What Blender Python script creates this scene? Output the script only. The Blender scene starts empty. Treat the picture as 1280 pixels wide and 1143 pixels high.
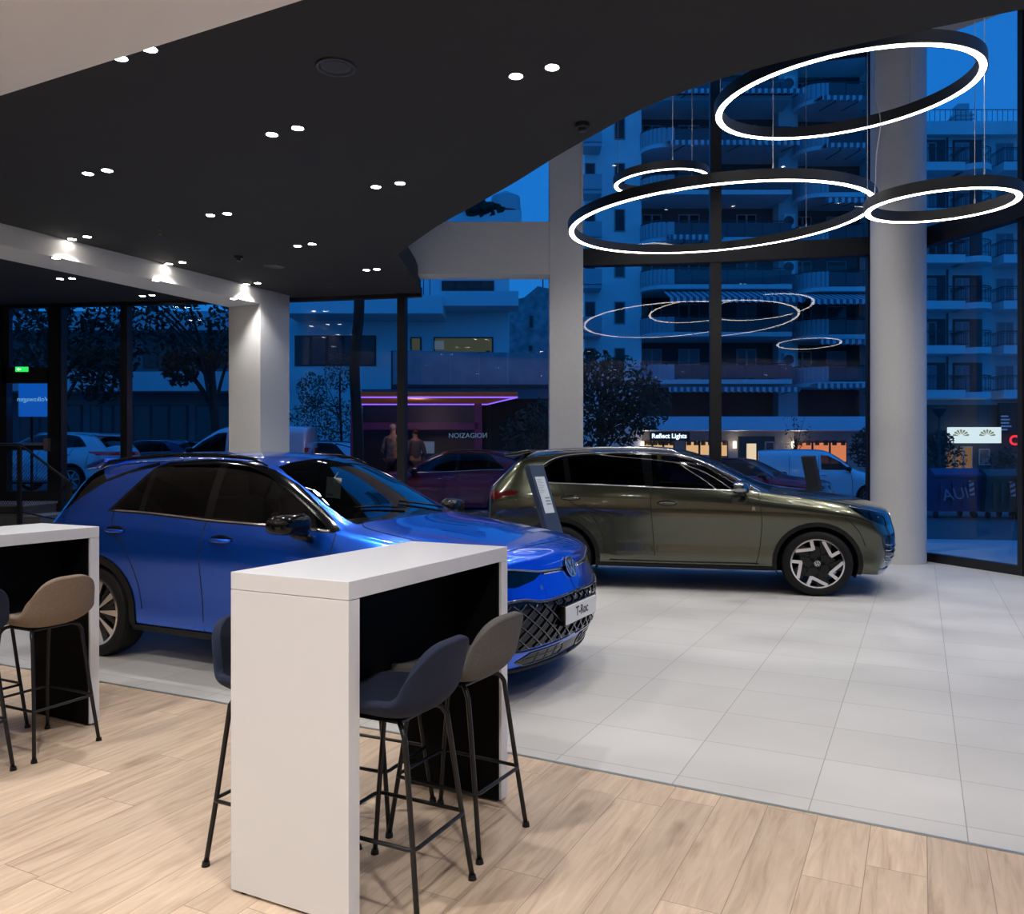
import bpy, bmesh, math, random
from mathutils import Vector, Matrix
from mathutils.bvhtree import BVHTree
random.seed(7)
SC = bpy.context.scene
COL = SC.collection
PI = math.pi
# ------------------------------------------------------------------ site frame
# the showroom grid runs along A (away, to the right) and B (to the right, nearer)
F, HZ, EYE = 1025.0, 568.0, 1.53
TH = math.radians(26.5)
A2 = Vector((math.sin(TH), math.cos(TH)))
B2 = Vector((math.cos(TH), -math.sin(TH)))
def G(px, py, z=0.0):            # point on the level z surveyed from the photograph
    Y = (EYE - z) * F / (py - HZ)
    return Vector(((px - 640) / F * Y, Y, z))
def W(px, py, Y):
    return Vector(((px - 640) / F * Y, Y, EYE + (HZ - py) / F * Y))

# ------------------------------------------------------------------ materials
MATS = {}
def nt(name):
    m = bpy.data.materials.new(name); m.use_nodes = True
    t = m.node_tree; t.nodes.clear()
    out = t.nodes.new('ShaderNodeOutputMaterial')
    MATS[name] = m
    return m, t, out
def pbr(name, col, rough=.5, metal=0., coat=0., emit=None, es=0., spec=.5, noise=0., nscale=20., bump=0., bscale=200., sheen=0., alpha=None):
    if name in MATS: return MATS[name]
    m, t, out = nt(name)
    b = t.nodes.new('ShaderNodeBsdfPrincipled')
    b.inputs['Base Color'].default_value = (*col, 1)
    b.inputs['Roughness'].default_value = rough
    b.inputs['Metallic'].default_value = metal
    b.inputs['Coat Weight'].default_value = coat
    b.inputs['Coat Roughness'].default_value = .02
    b.inputs['Specular IOR Level'].default_value = spec
    b.inputs['Sheen Weight'].default_value = sheen
    if emit:
        b.inputs['Emission Color'].default_value = (*emit, 1)
        b.inputs['Emission Strength'].default_value = es
    if noise or bump:
        tc = t.nodes.new('ShaderNodeTexCoord')
    if noise:
        n = t.nodes.new('ShaderNodeTexNoise'); n.inputs['Scale'].default_value = nscale; n.inputs['Detail'].default_value = 4
        t.links.new(tc.outputs['Object'], n.inputs['Vector'])
        r = t.nodes.new('ShaderNodeMapRange')
        r.inputs['To Min'].default_value = 1 - noise; r.inputs['To Max'].default_value = 1 + noise
        r.inputs['From Min'].default_value = .3; r.inputs['From Max'].default_value = .7
        t.links.new(n.outputs['Fac'], r.inputs['Value'])
        v = t.nodes.new('ShaderNodeVectorMath'); v.operation = 'SCALE'; v.inputs[0].default_value = col
        t.links.new(r.outputs[0], v.inputs['Scale'])
        t.links.new(v.outputs[0], b.inputs['Base Color'])
    if bump:
        n2 = t.nodes.new('ShaderNodeTexNoise'); n2.inputs['Scale'].default_value = bscale; n2.inputs['Detail'].default_value = 2
        t.links.new(tc.outputs['Object'], n2.inputs['Vector'])
        bp = t.nodes.new('ShaderNodeBump'); bp.inputs['Strength'].default_value = bump; bp.inputs['Distance'].default_value = .002
        t.links.new(n2.outputs['Fac'], bp.inputs['Height']); t.links.new(bp.outputs[0], b.inputs['Normal'])
    t.links.new(b.outputs[0], out.inputs[0])
    return m
def emis(name, col, s):
    if name in MATS: return MATS[name]
    m, t, out = nt(name)
    e = t.nodes.new('ShaderNodeEmission'); e.inputs[0].default_value = (*col, 1); e.inputs[1].default_value = s
    t.links.new(e.outputs[0], out.inputs[0]); return m
def glass(name, tint, k=2.0, ior=1.5, rough=0.0):
    if name in MATS: return MATS[name]
    m, t, out = nt(name)
    tr = t.nodes.new('ShaderNodeBsdfTransparent'); tr.inputs[0].default_value = (*tint, 1)
    g = t.nodes.new('ShaderNodeBsdfGlossy'); g.inputs['Roughness'].default_value = rough
    g.inputs[0].default_value = (1, 1, 1, 1)
    fr = t.nodes.new('ShaderNodeFresnel'); fr.inputs['IOR'].default_value = ior
    geo = t.nodes.new('ShaderNodeNewGeometry')
    # the Fresnel node inverts the IOR on back faces: use the front value on both sides of the thin pane
    mi = t.nodes.new('ShaderNodeMath'); mi.operation = 'MULTIPLY_ADD'
    mi.inputs[1].default_value = 1 / ior - ior; mi.inputs[2].default_value = ior
    t.links.new(geo.outputs['Backfacing'], mi.inputs[0])
    inv = t.nodes.new('ShaderNodeMath'); inv.operation = 'MULTIPLY_ADD'
    inv.inputs[1].default_value = 0; inv.inputs[2].default_value = ior
    t.links.new(mi.outputs[0], inv.inputs[0]); t.links.new(inv.outputs[0], fr.inputs['IOR'])
    lw = t.nodes.new('ShaderNodeLayerWeight'); lw.inputs['Blend'].default_value = .5
    # schlick: f0 + (1-f0)*facing^5 from the symmetric facing term
    f0 = ((ior - 1) / (ior + 1)) ** 2
    p = t.nodes.new('ShaderNodeMath'); p.operation = 'POWER'; p.inputs[1].default_value = 4.
    t.links.new(lw.outputs['Facing'], p.inputs[0])
    ma = t.nodes.new('ShaderNodeMath'); ma.operation = 'MULTIPLY_ADD'; ma.use_clamp = True
    ma.inputs[1].default_value = 1 - f0 * k; ma.inputs[2].default_value = f0 * k
    t.links.new(p.outputs[0], ma.inputs[0])
    t.nodes.remove(fr); t.nodes.remove(mi); t.nodes.remove(inv); t.nodes.remove(geo)
    mx = t.nodes.new('ShaderNodeMixShader')
    t.links.new(ma.outputs[0], mx.inputs[0]); t.links.new(tr.outputs[0], mx.inputs[1]); t.links.new(g.outputs[0], mx.inputs[2])
    t.links.new(mx.outputs[0], out.inputs[0]); return m
def paint(name, col, metal=.35, rough=.28, coat=1., inside=(.012, .012, .013)):
    if name in MATS: return MATS[name]
    m = pbr(name, col, rough, metal, coat)
    t = m.node_tree
    out = [n for n in t.nodes if n.type == 'OUTPUT_MATERIAL'][0]
    b = [n for n in t.nodes if n.type == 'BSDF_PRINCIPLED'][0]
    d = t.nodes.new('ShaderNodeBsdfDiffuse'); d.inputs[0].default_value = (*inside, 1)
    g = t.nodes.new('ShaderNodeNewGeometry'); mx = t.nodes.new('ShaderNodeMixShader')
    t.links.new(g.outputs['Backfacing'], mx.inputs[0]); t.links.new(b.outputs[0], mx.inputs[1]); t.links.new(d.outputs[0], mx.inputs[2])
    t.links.new(mx.outputs[0], out.inputs[0])
    return m

# ------------------------------------------------------------------ object helpers
def obj(name, bm, m, parent=None, smooth=False, loc=None, bevel=0., angle=None):
    me = bpy.data.meshes.new(name)
    bmesh.ops.recalc_face_normals(bm, faces=bm.faces[:]) if smooth != 'keep' else None
    bm.to_mesh(me); bm.free()
    if isinstance(m, (list, tuple)):
        for q in m: me.materials.append(q)
    elif m: me.materials.append(m)
    if smooth:
        me.polygons.foreach_set('use_smooth', [True] * len(me.polygons))
        if angle: me.set_sharp_from_angle(angle=math.radians(angle))
    o = bpy.data.objects.new(name, me); COL.objects.link(o)
    if parent: o.parent = parent
    if loc is not None: o.location = loc
    if bevel:
        bv = o.modifiers.new('bevel', 'BEVEL'); bv.width = bevel; bv.segments = 2; bv.limit_method = 'ANGLE'
    return o
def thing(name, label, cat, loc=(0, 0, 0), rotz=0, group=None):
    o = bpy.data.objects.new(name, None); COL.objects.link(o)
    o.empty_display_size = .1
    o.location = loc; o.rotation_euler = (0, 0, rotz)
    return tag(o, label, cat, group)
def tag(o, label, cat, group=None, kind=None):
    o['label'] = label; o['category'] = cat
    if group: o['group'] = group
    if kind: o['kind'] = kind
    return o
def struct(name, bm, m, **k):
    o = obj(name, bm, m, **k); o['kind'] = 'structure'
    return o
def copy_tree(o, parent=None):
    c = o.copy(); COL.objects.link(c)
    if parent: c.parent = parent
    for ch in list(o.children): copy_tree(ch, c)
    return c
def NB(): return bmesh.new()
def add_box(bm, c, s, rz=0., M=None, mi=0):
    r = bmesh.ops.create_cube(bm, size=1)
    T = Matrix.Translation(Vector(c)) @ Matrix.Rotation(rz, 4, 'Z') @ Matrix.Diagonal((*s, 1))
    if M is not None: T = M @ T
    bmesh.ops.transform(bm, matrix=T, verts=r['verts'])
    if mi:
        for f in {f for v in r['verts'] for f in v.link_faces}: f.material_index = mi
    return r['verts']
def box2(bm, p, q, mi=0):
    p, q = Vector(p), Vector(q)
    return add_box(bm, (p + q) / 2, [abs(a) for a in (q - p)], mi=mi)
def add_cyl(bm, p, q, r, r2=None, seg=16, caps=True, mi=0):
    p, q = Vector(p), Vector(q); d = q - p
    res = bmesh.ops.create_cone(bm, cap_ends=caps, cap_tris=False, segments=seg, radius1=r, radius2=r if r2 is None else r2, depth=d.length)
    M = Matrix.Translation((p + q) / 2) @ Vector((0, 0, 1)).rotation_difference(d.normalized()).to_matrix().to_4x4()
    bmesh.ops.transform(bm, matrix=M, verts=res['verts'])
    if mi:
        for f in {f for v in res['verts'] for f in v.link_faces}: f.material_index = mi
    return res['verts']
def add_tube(bm, pts, r, seg=8, closed=False, caps=True, mi=0):
    pts = [Vector(p) for p in pts]; n = len(pts); rings = []
    up = None
    for i, p in enumerate(pts):
        a = pts[(i - 1) % n] if (closed or i > 0) else p
        b = pts[(i + 1) % n] if (closed or i < n - 1) else p
        d = (b - a).normalized() if (b - a).length > 1e-9 else Vector((0, 0, 1))
        if up is None:
            up = d.orthogonal().normalized()
            if abs(d.z) < .9: up = (Vector((0, 0, 1)) - d * d.z).normalized()
        else:
            up = (up - d * up.dot(d))
            up = up.normalized() if up.length > 1e-6 else d.orthogonal().normalized()
        s = d.cross(up)
        rr = r[i] if isinstance(r, (list, tuple)) else r
        rings.append([bm.verts.new(p + (up * math.cos(2 * PI * k / seg) + s * math.sin(2 * PI * k / seg)) * rr) for k in range(seg)])
    m = n if closed else n - 1
    for i in range(m):
        a, b = rings[i], rings[(i + 1) % n]
        for k in range(seg):
            f = bm.faces.new((a[k], a[(k + 1) % seg], b[(k + 1) % seg], b[k])); f.material_index = mi
    if caps and not closed:
        bm.faces.new(rings[0][::-1]).material_index = mi; bm.faces.new(rings[-1]).material_index = mi
def add_lathe(bm, prof, seg=32, M=None, closed=False, mi=0):
    """prof: (r,z) list revolved about z, M maps to place"""
    rings = []
    for r, z in prof:
        ring = []
        for k in range(seg):
            v = Vector((r * math.cos(2 * PI * k / seg), r * math.sin(2 * PI * k / seg), z))
            ring.append(bm.verts.new(M @ v if M is not None else v))
        rings.append(ring)
    n = len(rings)
    for i in range(n if closed else n - 1):
        a, b = rings[i], rings[(i + 1) % n]
        for k in range(seg):
            f = bm.faces.new((a[k], a[(k + 1) % seg], b[(k + 1) % seg], b[k])); f.material_index = mi
    return rings
def add_prism(bm, poly, z0, z1, M=None, mi=0):
    """poly: (x,y) list extruded z0..z1"""
    lo = [Vector((x, y, z0)) for x, y in poly]; hi = [Vector((x, y, z1)) for x, y in poly]
    if M is not None: lo = [M @ v for v in lo]; hi = [M @ v for v in hi]
    a = [bm.verts.new(v) for v in lo]; b = [bm.verts.new(v) for v in hi]; n = len(a)
    fs = [bm.faces.new(a[::-1]), bm.faces.new(b)]
    for i in range(n): fs.append(bm.faces.new((a[i], a[(i + 1) % n], b[(i + 1) % n], b[i])))
    for f in fs: f.material_index = mi
def quad(bm, a, b, c, d, mi=0):
    f = bm.faces.new([bm.verts.new(Vector(v)) for v in (a, b, c, d)]); f.material_index = mi; return f
def catmull(pts, n=6):
    P = [Vector(p) for p in pts]; out = []
    for i in range(len(P) - 1):
        p0 = P[i - 1] if i else P[0] * 2 - P[1]; p1, p2 = P[i], P[i + 1]
        p3 = P[i + 2] if i + 2 < len(P) else P[-1] * 2 - P[-2]
        for k in range(n):
            t = k / n
            out.append(.5 * ((2 * p1) + (p2 - p0) * t + (2 * p0 - 5 * p1 + 4 * p2 - p3) * t * t + (3 * p1 - p0 - 3 * p2 + p3) * t ** 3))
    out.append(P[-1]); return out
def text_bm(s, size, depth=.002, bold=0.):
    cu = bpy.data.curves.new('t', 'FONT'); cu.body = s; cu.size = size; cu.extrude = depth; cu.offset = bold
    cu.align_x = 'CENTER'; cu.align_y = 'CENTER'; cu.resolution_u = 3
    o = bpy.data.objects.new('t', cu); COL.objects.link(o)
    dg = bpy.context.evaluated_depsgraph_get(); me = bpy.data.meshes.new_from_object(o.evaluated_get(dg))
    bm = NB(); bm.from_mesh(me); bpy.data.meshes.remove(me); bpy.data.objects.remove(o); bpy.data.curves.remove(cu)
    return bm
def text_obj(name, s, size, m, parent, M, depth=.002, bold=0., mirror=False):
    bm = text_bm(s, size, depth, bold)
    if mirror: bmesh.ops.transform(bm, matrix=Matrix.Diagonal((-1, 1, 1, 1)), verts=bm.verts[:])
    bmesh.ops.transform(bm, matrix=M, verts=bm.verts[:])
    return obj(name, bm, m, parent)
def frame_mat(o, xa, ya):        # matrix with x axis, y axis at origin o
    xa, ya = Vector(xa).normalized(), Vector(ya).normalized(); za = xa.cross(ya)
    M = Matrix((xa, ya, za)).transposed().to_4x4(); M.translation = Vector(o); return M
KL, KA, SKY = 96., 245., 1.05
RINGS = [
    ('large black ring pendant with a lit underside, the lowest and widest', (2.33, 9.35, 4.169), 1.65, (.042, -.045), .075, .10, 3, 0),
    ('large tilted ring pendant highest in the atrium', (2.952, 7.3, 4.70), 1.08, (.061, -.072), .075, .10, 3, 0),
    ('small ring pendant at the right edge in front of the round column', (3.972, 7.6, 3.828), .623, (.048, -.016), .07, .10, 3, 2.4),
    ('small ring pendant hanging behind the largest ring', (1.98, 10.9, 5.15), .594, (.059, -.063), .07, .10, 3, 0),
]
# ------------------------------------------------------------------ cars
def in_poly(x, y, P):
    c = False; n = len(P)
    for i in range(n):
        x1, y1 = P[i]; x2, y2 = P[i - 1]
        if (y1 > y) != (y2 > y) and x < (x2 - x1) * (y - y1) / (y2 - y1) + x1: c = not c
    return c
AX = {'side': (0, 2, 1), 'top': (0, 1, 2), 'front': (1, 2, 0)}
def cut_region(bm, P, view, filt, lay, pid, only=(0,)):
    a, b, c = AX[view]; n = len(P)
    for i in range(n):
        p, q = P[i], P[(i + 1) % n]
        dx, dy = q[0] - p[0], q[1] - p[1]; L = math.hypot(dx, dy)
        if L < 1e-6: continue
        no = [0, 0, 0]; no[a] = -dy / L; no[b] = dx / L
        co = [0, 0, 0]; co[a] = p[0]; co[b] = p[1]
        x0, x1 = sorted((p[0], q[0])); y0, y1 = sorted((p[1], q[1])); e = .004
        fs = []
        for f in bm.faces:
            xs = [v.co[a] for v in f.verts]; ys = [v.co[b] for v in f.verts]
            if max(xs) < x0 - e or min(xs) > x1 + e or max(ys) < y0 - e or min(ys) > y1 + e: continue
            if not filt(f.calc_center_median(), f.normal): continue
            fs.append(f)
        if not fs: continue
        ed = {x for f in fs for x in f.edges}; vs = {x for f in fs for x in f.verts}
        bmesh.ops.bisect_plane(bm, geom=list(vs) + list(ed) + fs, plane_co=co, plane_no=no, dist=1e-5)
    for f in bm.faces:
        m = f.calc_center_median()
        if f[lay] in only and filt(m, f.normal) and in_poly(m[a], m[b], P): f[lay] = pid

def circ(cx, cz, r, n=28, zmin=None):
    return [(cx + r * math.cos(2 * PI * k / n), cz + r * math.sin(2 * PI * k / n)) for k in range(n)]

def body_shell(S, level=2):
    """a closed shell from a control cage of stations x section rows"""
    st = S['stations']; bm = NB()
    fx = S.get('fx', lambda z: 0.); rx = S.get('rx', lambda z: 0.)
    pw = S.get('pw', 2.2); lays = []
    def rows(s):
        x, c, w, zb, zs, zbelt, wb, zc, wc, zt = s
        return [(0, zb), (.55 * w, zb), (.93 * w, zb + .01), (.985 * w, zb + .09), (.970 * w, zb + .50 * (zs - zb)), (w, zs), (.975 * w, zs + .55 * (zbelt - zs)),
                (wb, zbelt), (wb + .46 * (wc - wb), zbelt + .55 * (zc - zbelt)), (wc, zc), (.62 * wc, zc + .72 * (zt - zc)), (0, zt)]
    NR = 12; cols = []
    def ring(s, sc=1., end=0):
        out = []
        for y, z in rows(s):
            yy = y * sc; x = s[0] - s[1] * (abs(yy) / .9) ** pw
            if end == 1: x += fx(z)
            if end == -1: x += rx(z)
            out.append(Vector((x, yy, z)))
        return out
    cols.append(ring(st[0], 0, -1)); cols.append(ring(st[0], .35, -1)); cols.append(ring(st[0], .7, -1))
    for i, s in enumerate(st): cols.append(ring(s, 1, -1 if i == 0 else (1 if i == len(st) - 1 else 0)))
    cols.append(ring(st[-1], .75, 1)); cols.append(ring(st[-1], .42, 1)); cols.append(ring(st[-1], 0, 1))
    V = {}
    def vert(i, j, sg):
        co = cols[i][j]
        if abs(co.y) < 1e-6: sg = 0
        key = (i, j, sg)
        if key not in V: V[key] = bm.verts.new((co.x, co.y * (sg or 1), co.z))
        return V[key]
    cr = bm.edges.layers.float.new('crease_edge')
    for sg in (1, -1):
        for i in range(len(cols) - 1):
            for j in range(NR - 1):
                q = [vert(i, j, sg), vert(i, j + 1, sg), vert(i + 1, j + 1, sg), vert(i + 1, j, sg)]
                u = []
                for v in q:
                    if v not in u: u.append(v)
                if len(u) < 3: continue
                if sg == -1: u = u[::-1]
                try: bm.faces.new(u)
                except ValueError: pass
    crs = S.get('crease', {5: .75, 2: .6, 3: .35, 7: .45, 9: .3})
    for (i, j, sg), v in V.items():
        if j in crs and (i + 1, j, sg) in V:
            e = bm.edges.get((v, V[(i + 1, j, sg)]))
            if e: e[cr] = crs[j]
    bmesh.ops.remove_doubles(bm, verts=bm.verts[:], dist=1e-5)
    bmesh.ops.recalc_face_normals(bm, faces=bm.faces[:])
    me = bpy.data.meshes.new('shell'); bm.to_mesh(me); bm.free()
    o = bpy.data.objects.new('shell', me); COL.objects.link(o)
    md = o.modifiers.new('s', 'SUBSURF'); md.levels = level; md.render_levels = level
    dg = bpy.context.evaluated_depsgraph_get(); me2 = bpy.data.meshes.new_from_object(o.evaluated_get(dg))
    bm = NB(); bm.from_mesh(me2)
    bpy.data.objects.remove(o); bpy.data.meshes.remove(me); bpy.data.meshes.remove(me2)
    bmesh.ops.recalc_face_normals(bm, faces=bm.faces[:]); bm.normal_update()
    return bm

def split_part(bm, lay, pid, name, m, parent, push=0., solid=0., flat=False):
    fs = [f for f in bm.faces if f[lay] == pid]
    if not fs: return None
    me = bpy.data.meshes.new(name); vi = {}; co = []; no = []; faces = []
    for f in fs:
        idx = []
        for v in f.verts:
            if v not in vi:
                vi[v] = len(co); co.append(v.co + v.normal * push); no.append(v.normal.copy())
            idx.append(vi[v])
        faces.append(idx)
    me.from_pydata(co, [], faces); me.update()
    me.materials.append(m)
    me.polygons.foreach_set('use_smooth', [True] * len(me.polygons))
    if not flat: me.normals_split_custom_set_from_vertices(no)
    o = bpy.data.objects.new(name, me); COL.objects.link(o); o.parent = parent
    if solid:
        md = o.modifiers.new('solid', 'SOLIDIFY'); md.thickness = solid; md.offset = -1
    return o

def make_wheel(parent, pos, side, R, rimR, width, style, detail=True, far=False):
    """axis along y; outer face on side (+1/-1)"""
    M = Matrix.Translation(Vector(pos)) @ Matrix.Rotation(-side * PI / 2, 4, 'X')   # local z -> outward
    h = width / 2
    bm = NB()
    s = 40 if detail else 20
    add_lathe(bm, [(rimR - .005, -h + .01), (rimR + .03, -h), (R - .035, -h + .003), (R - .01, -h + .02), (R, -h + .05), (R, -.02), (R, h - .05),
                   (R - .01, h - .02), (R - .035, h - .003), (rimR + .03, h), (rimR + .006, h - .008), (rimR - .005, h - .02)], s, M, closed=True)
    if detail:
        for k in (-.055, -.018, .018, .055): add_lathe(bm, [(R + .001, k - .004), (R + .001, k + .004)], s, M)
    t = obj('wheel', bm, pbr('tyre_rubber', (.006, .006, .0065), .65, spec=.3), parent, True, angle=35)
    t.location = (0, 0, 0)
    silver = pbr('alloy_silver', (.75, .75, .77), .22, 1.0); blk = pbr('alloy_black', (.003, .003, .0035), .2, 0, .2, spec=.25)
    bm = NB()
    add_lathe(bm, [(rimR + .004, h - .012), (rimR - .012, h - .008), (rimR - .016, h - .03), (rimR - .02, -h + .03)], s, M)
    obj('rim', bm, silver if style != 'plain' else pbr('rim_grey', (.3, .3, .31), .35, .8), t, True, angle=40)
    bm = NB(); add_cyl(bm, M @ Vector((0, 0, -.04)), M @ Vector((0, 0, -.02)), rimR * .66, seg=24)
    obj('brake_disc', bm, pbr('brake_steel', (.25, .25, .26), .35, .9), t)
    bm = NB(); bmS = NB()
    def pol(r, a): return (r * math.cos(a), r * math.sin(a))
    rr = rimR - .012
    def bar(b, p, q, wd, z0, z1, wd2=None):
        p, q = Vector(p), Vector(q); d = (q - p).normalized(); n = Vector((-d.y, d.x)); w2 = wd2 or wd
        add_prism(b, [tuple(p + n * wd / 2), tuple(q + n * w2 / 2), tuple(q - n * w2 / 2), tuple(p - n * wd / 2)][::-1], z0, z1, M)
    if style == 'zigzag':
        for k in range(5):
            a = math.radians(77 - 72 * k); a2 = a - math.radians(45)
            bar(bmS, pol(rr, a), pol(rr * .64, a2), .034, h - .028, h - .014)
            bar(bmS, pol(rr * .60, a2), pol(rr, a2), .036, h - .028, h - .0135)
            am = a2 + .1
            bar(bm, pol(rr * .1, am), pol(rr * .68, a2), .10, h - .06, h - .030, .13)
            bar(bm, pol(rr * .5, a2 + .25), pol(rr, a - .1), .09, h - .06, h - .030, .12)
    elif style == 'twin':
        for k in range(5):
            a = math.radians(90 + 72 * k)
            for d in (-1, 1):
                bar(bmS, pol(rr * .25, a + d * .25), pol(rr, a + d * .30), .012, h - .03, h - .012, .05)
                bar(bm, pol(rr * .2, a + d * .1), pol(rr, a + d * .18), .05, h - .06, h - .032, .06)
            bar(bm, pol(rr * .2, a + .63), pol(rr, a + .63), .05, h - .06, h - .035, .03)
    else:
        for k in range(7):
            a = math.radians(90 + 360 / 7 * k)
            bar(bmS, pol(rr * .15, a), pol(rr, a), .05, h - .05, h - .02, .03)
    if len(bm.faces): obj('spoke_backing', bm, blk, t)
    else: bm.free()
    obj('spokes', bmS, silver if style != 'plain' else MATS['rim_grey'], t)
    bm = NB()
    add_cyl(bm, M @ Vector((0, 0, h - .07)), M @ Vector((0, 0, h - .022)), rimR * .19, rimR * .13, seg=20)
    obj('hub', bm, blk, t, True, angle=40)
    if detail:
        badge(t, M @ Matrix.Translation((0, 0, h - .021)), .031)
    return t

def badge(parent, M, r, name='emblem', ringm=None):
    """round emblem: ring with a V over a W"""
    ch = pbr('badge_white', (.8, .82, .85), .15, .9); dk = pbr('badge_dark', (.01, .015, .03), .2)
    bm = NB()
    add_lathe(bm, [(0.0001, 0), (r * .93, 0), (r * .93, .001)], 28, M)
    d = obj(name, bm, dk, parent)
    bm = NB()
    add_lathe(bm, [(r * .90, .001), (r, .001), (r, .006), (r * .9, .006)], 32, M, closed=True)
    t = r * .15
    def st(p, q):
        p, q = Vector(p) * r, Vector(q) * r; dd = (q - p).normalized(); n = Vector((-dd.y, dd.x)) * t / 2
        add_prism(bm, [tuple(p + n), tuple(q + n), tuple(q - n), tuple(p - n)][::-1], .001, .005, M)
    st((-.33, .84), (0, .12)); st((0, .12), (.33, .84))
    st((-.72, .5), (-.36, -.72)); st((-.36, -.72), (0, .0)); st((0, .0), (.36, -.72)); st((.36, -.72), (.72, .5))
    obj('emblem_mark', bm, ch, d)
    return d

def car(name, label, S, loc, rotz, paintm, detail=2, group=None, style='twin', glassm=None, clad=None, flip=1):
    root = thing(name, label, 'car' if 'van' not in name else 'van', loc, rotz, group)
    bm = body_shell(S, detail if detail else 1)
    lay = bm.faces.layers.int.new('pid')
    bvh = BVHTree.FromBMesh(bm)
    black = pbr('gloss_black', (.004, .004, .005), .12, coat=.12, spec=.3); matte = pbr('cladding_black', (.008, .008, .009), .5, spec=.25)
    chrome = pbr('chrome', (.78, .78, .8), .12, 1.); trimdk = pbr('seam_black', (.002, .002, .002), .8)
    gl = glassm or glass('car_glass', (.20, .23, .24), .5)
    ps = glass('privacy_glass', (.02, .022, .022), .35)
    def hs(x, z, sg):
        h = bvh.ray_cast(Vector((x, sg * 3, z)), Vector((0, -sg, 0))); return (h[0], h[1]) if h[0] else (None, None)
    def hf(y, z, sg=1):
        h = bvh.ray_cast(Vector((sg * 8, y, z)), Vector((-sg, 0, 0))); return (h[0], h[1]) if h[0] else (None, None)
    def ht(x, y):
        h = bvh.ray_cast(Vector((x, y, 4)), Vector((0, 0, -1))); return (h[0], h[1]) if h[0] else (None, None)
    api = dict(hs=hs, hf=hf, ht=ht, root=root)
    R = S['R']; za = S['axz']; xf = S['wb']; ra = S['arch']; rc = S.get('clad', 0)
    # regions --------------------------------------------------------
    rg = S['regions']   # list (pid, name, mat, view, poly, filter, push, only)
    names = {}
    W_ = S['W']
    for sg in (1, -1):
        sf = lambda c, n, sg=sg: c.y * sg > .45 * W_ and (abs(n.y) > .12 or c.z < .4)
        for cx in (0, xf):
            if rc: cut_region(bm, circ(cx, za, rc), 'side', sf, lay, 9 if sg > 0 else 10)
            cut_region(bm, circ(cx, za, ra), 'side', lambda c, n, sg=sg: c.y * sg > .3 * W_ and c.z < za + ra + .05, lay, 1, only=(0, 9, 10))
        if S.get('sill'):
            z1 = S['sill']
            cut_region(bm, [(0, -.1), (xf, -.1), (xf, z1), (0, z1)], 'side', sf, lay, 9 if sg > 0 else 10)
    pid = 20; reg = []
    for (nm, m, view, poly, filt, push, both) in rg:
        for sg in ((1, -1) if both else (0,)):
            if sg == 0: f2 = filt; P = poly
            elif view == 'side': f2 = (lambda c, n, sg=sg, filt=filt: c.y * sg > .2 and filt(c, n)); P = poly
            else:
                f2 = (lambda c, n, sg=sg, filt=filt: c.y * sg > 0 and filt(c, n))
                P = [((p[0], p[1] * sg) if view == 'top' else (p[0] * sg, p[1])) for p in poly]
            cut_region(bm, P, view, f2, lay, pid, only=(0, 9, 10)); reg.append((pid, nm, m, push)); pid += 1
    bmesh.ops.delete(bm, geom=[f for f in bm.faces if f[lay] == 1], context='FACES')
    bm.normal_update()
    mm = {'paint': paintm, 'glass': gl, 'privacy': ps, 'black': black, 'matte': matte, 'chrome': chrome,
          'lamp': glass('lamp_glass', (.10, .11, .13), 1.), 'tail': pbr('tail_red', (.03, .002, .003), .12, coat=1., emit=(1, .02, .02), es=.03)}
    split_part(bm, lay, 0, 'body', paintm, root)
    for q in (9, 10): split_part(bm, lay, q, 'wheel_arch_trim', matte, root, push=.008 if detail > 1 else 0)
    for q, nm, m, push in reg:
        o = split_part(bm, lay, q, nm, mm.get(m, m), root, push=push)
    bm.free()
    # wheels, wells ---------------------------------------------------
    ofs = S.get('wy', W_ - .125)
    for cx in (0, xf):
        for sg in (1, -1):
            make_wheel(root, (cx, sg * ofs, R), sg, R, S['rim'], S.get('ww', .22), style, detail > 1)
            b = NB(); n = 24
            pts = [(cx + (ra + .004) * math.cos(PI * k / n), za + (ra + .004) * math.sin(PI * k / n)) for k in range(-3, n + 4)]
            ys = (.42 * W_, )
            prev = None; inner = []
            for (x, z) in pts:
                h, _ = hs(x, z, sg) if z > S['zsill'] else (None, None)
                yo = (abs(h.y) - .002) if h else W_ * .93
                v1 = b.verts.new((x, sg * .42 * W_, z)); v2 = b.verts.new((x, sg * yo, z)); inner.append(v1)
                if prev: b.faces.new((prev[0], prev[1], v2, v1))
                prev = (v1, v2)
            b.faces.new(inner)
            obj('wheel_well', b, trimdk, root, True)
    # interior --------------------------------------------------------
    if detail > 1 or S.get('inside'):
        dk = pbr('cabin_dark', (.03, .03, .032), .7); fl = S['floor']; x0 = S['seat']
        for (sx, rear) in ((x0, 0), (x0 - .85, 1)):
            for sy in (.36, -.36):
                b = NB()
                add_box(b, (sx + .25, sy, fl + .30), (.5, .48, .16)); add_box(b, (sx - .04, sy, fl + .62), (.13, .46, .62), M=None)
                seat = obj('seat', b, dk, root, bevel=.04)
                b = NB(); add_box(b, (sx - .09, sy, fl + 1.02), (.09, .24, .16)); add_cyl(b, (sx - .07, sy - .05, fl + .9), (sx - .09, sy - .05, fl + 1), .007); add_cyl(b, (sx - .07, sy + .05, fl + .9), (sx - .09, sy + .05, fl + 1), .007)
                obj('headrest', b, dk, seat, bevel=.02)
        b = NB(); xd = S['dash']; zd = S['dashz']
        add_prism(b, [(xd - .28, zd - .25), (xd - .30, zd - .03), (xd - .2, zd), (xd + .35, zd - .02), (xd + .35, zd - .3)], -W_ * .78, W_ * .78, Matrix.Rotation(PI / 2, 4, 'X'))
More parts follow.
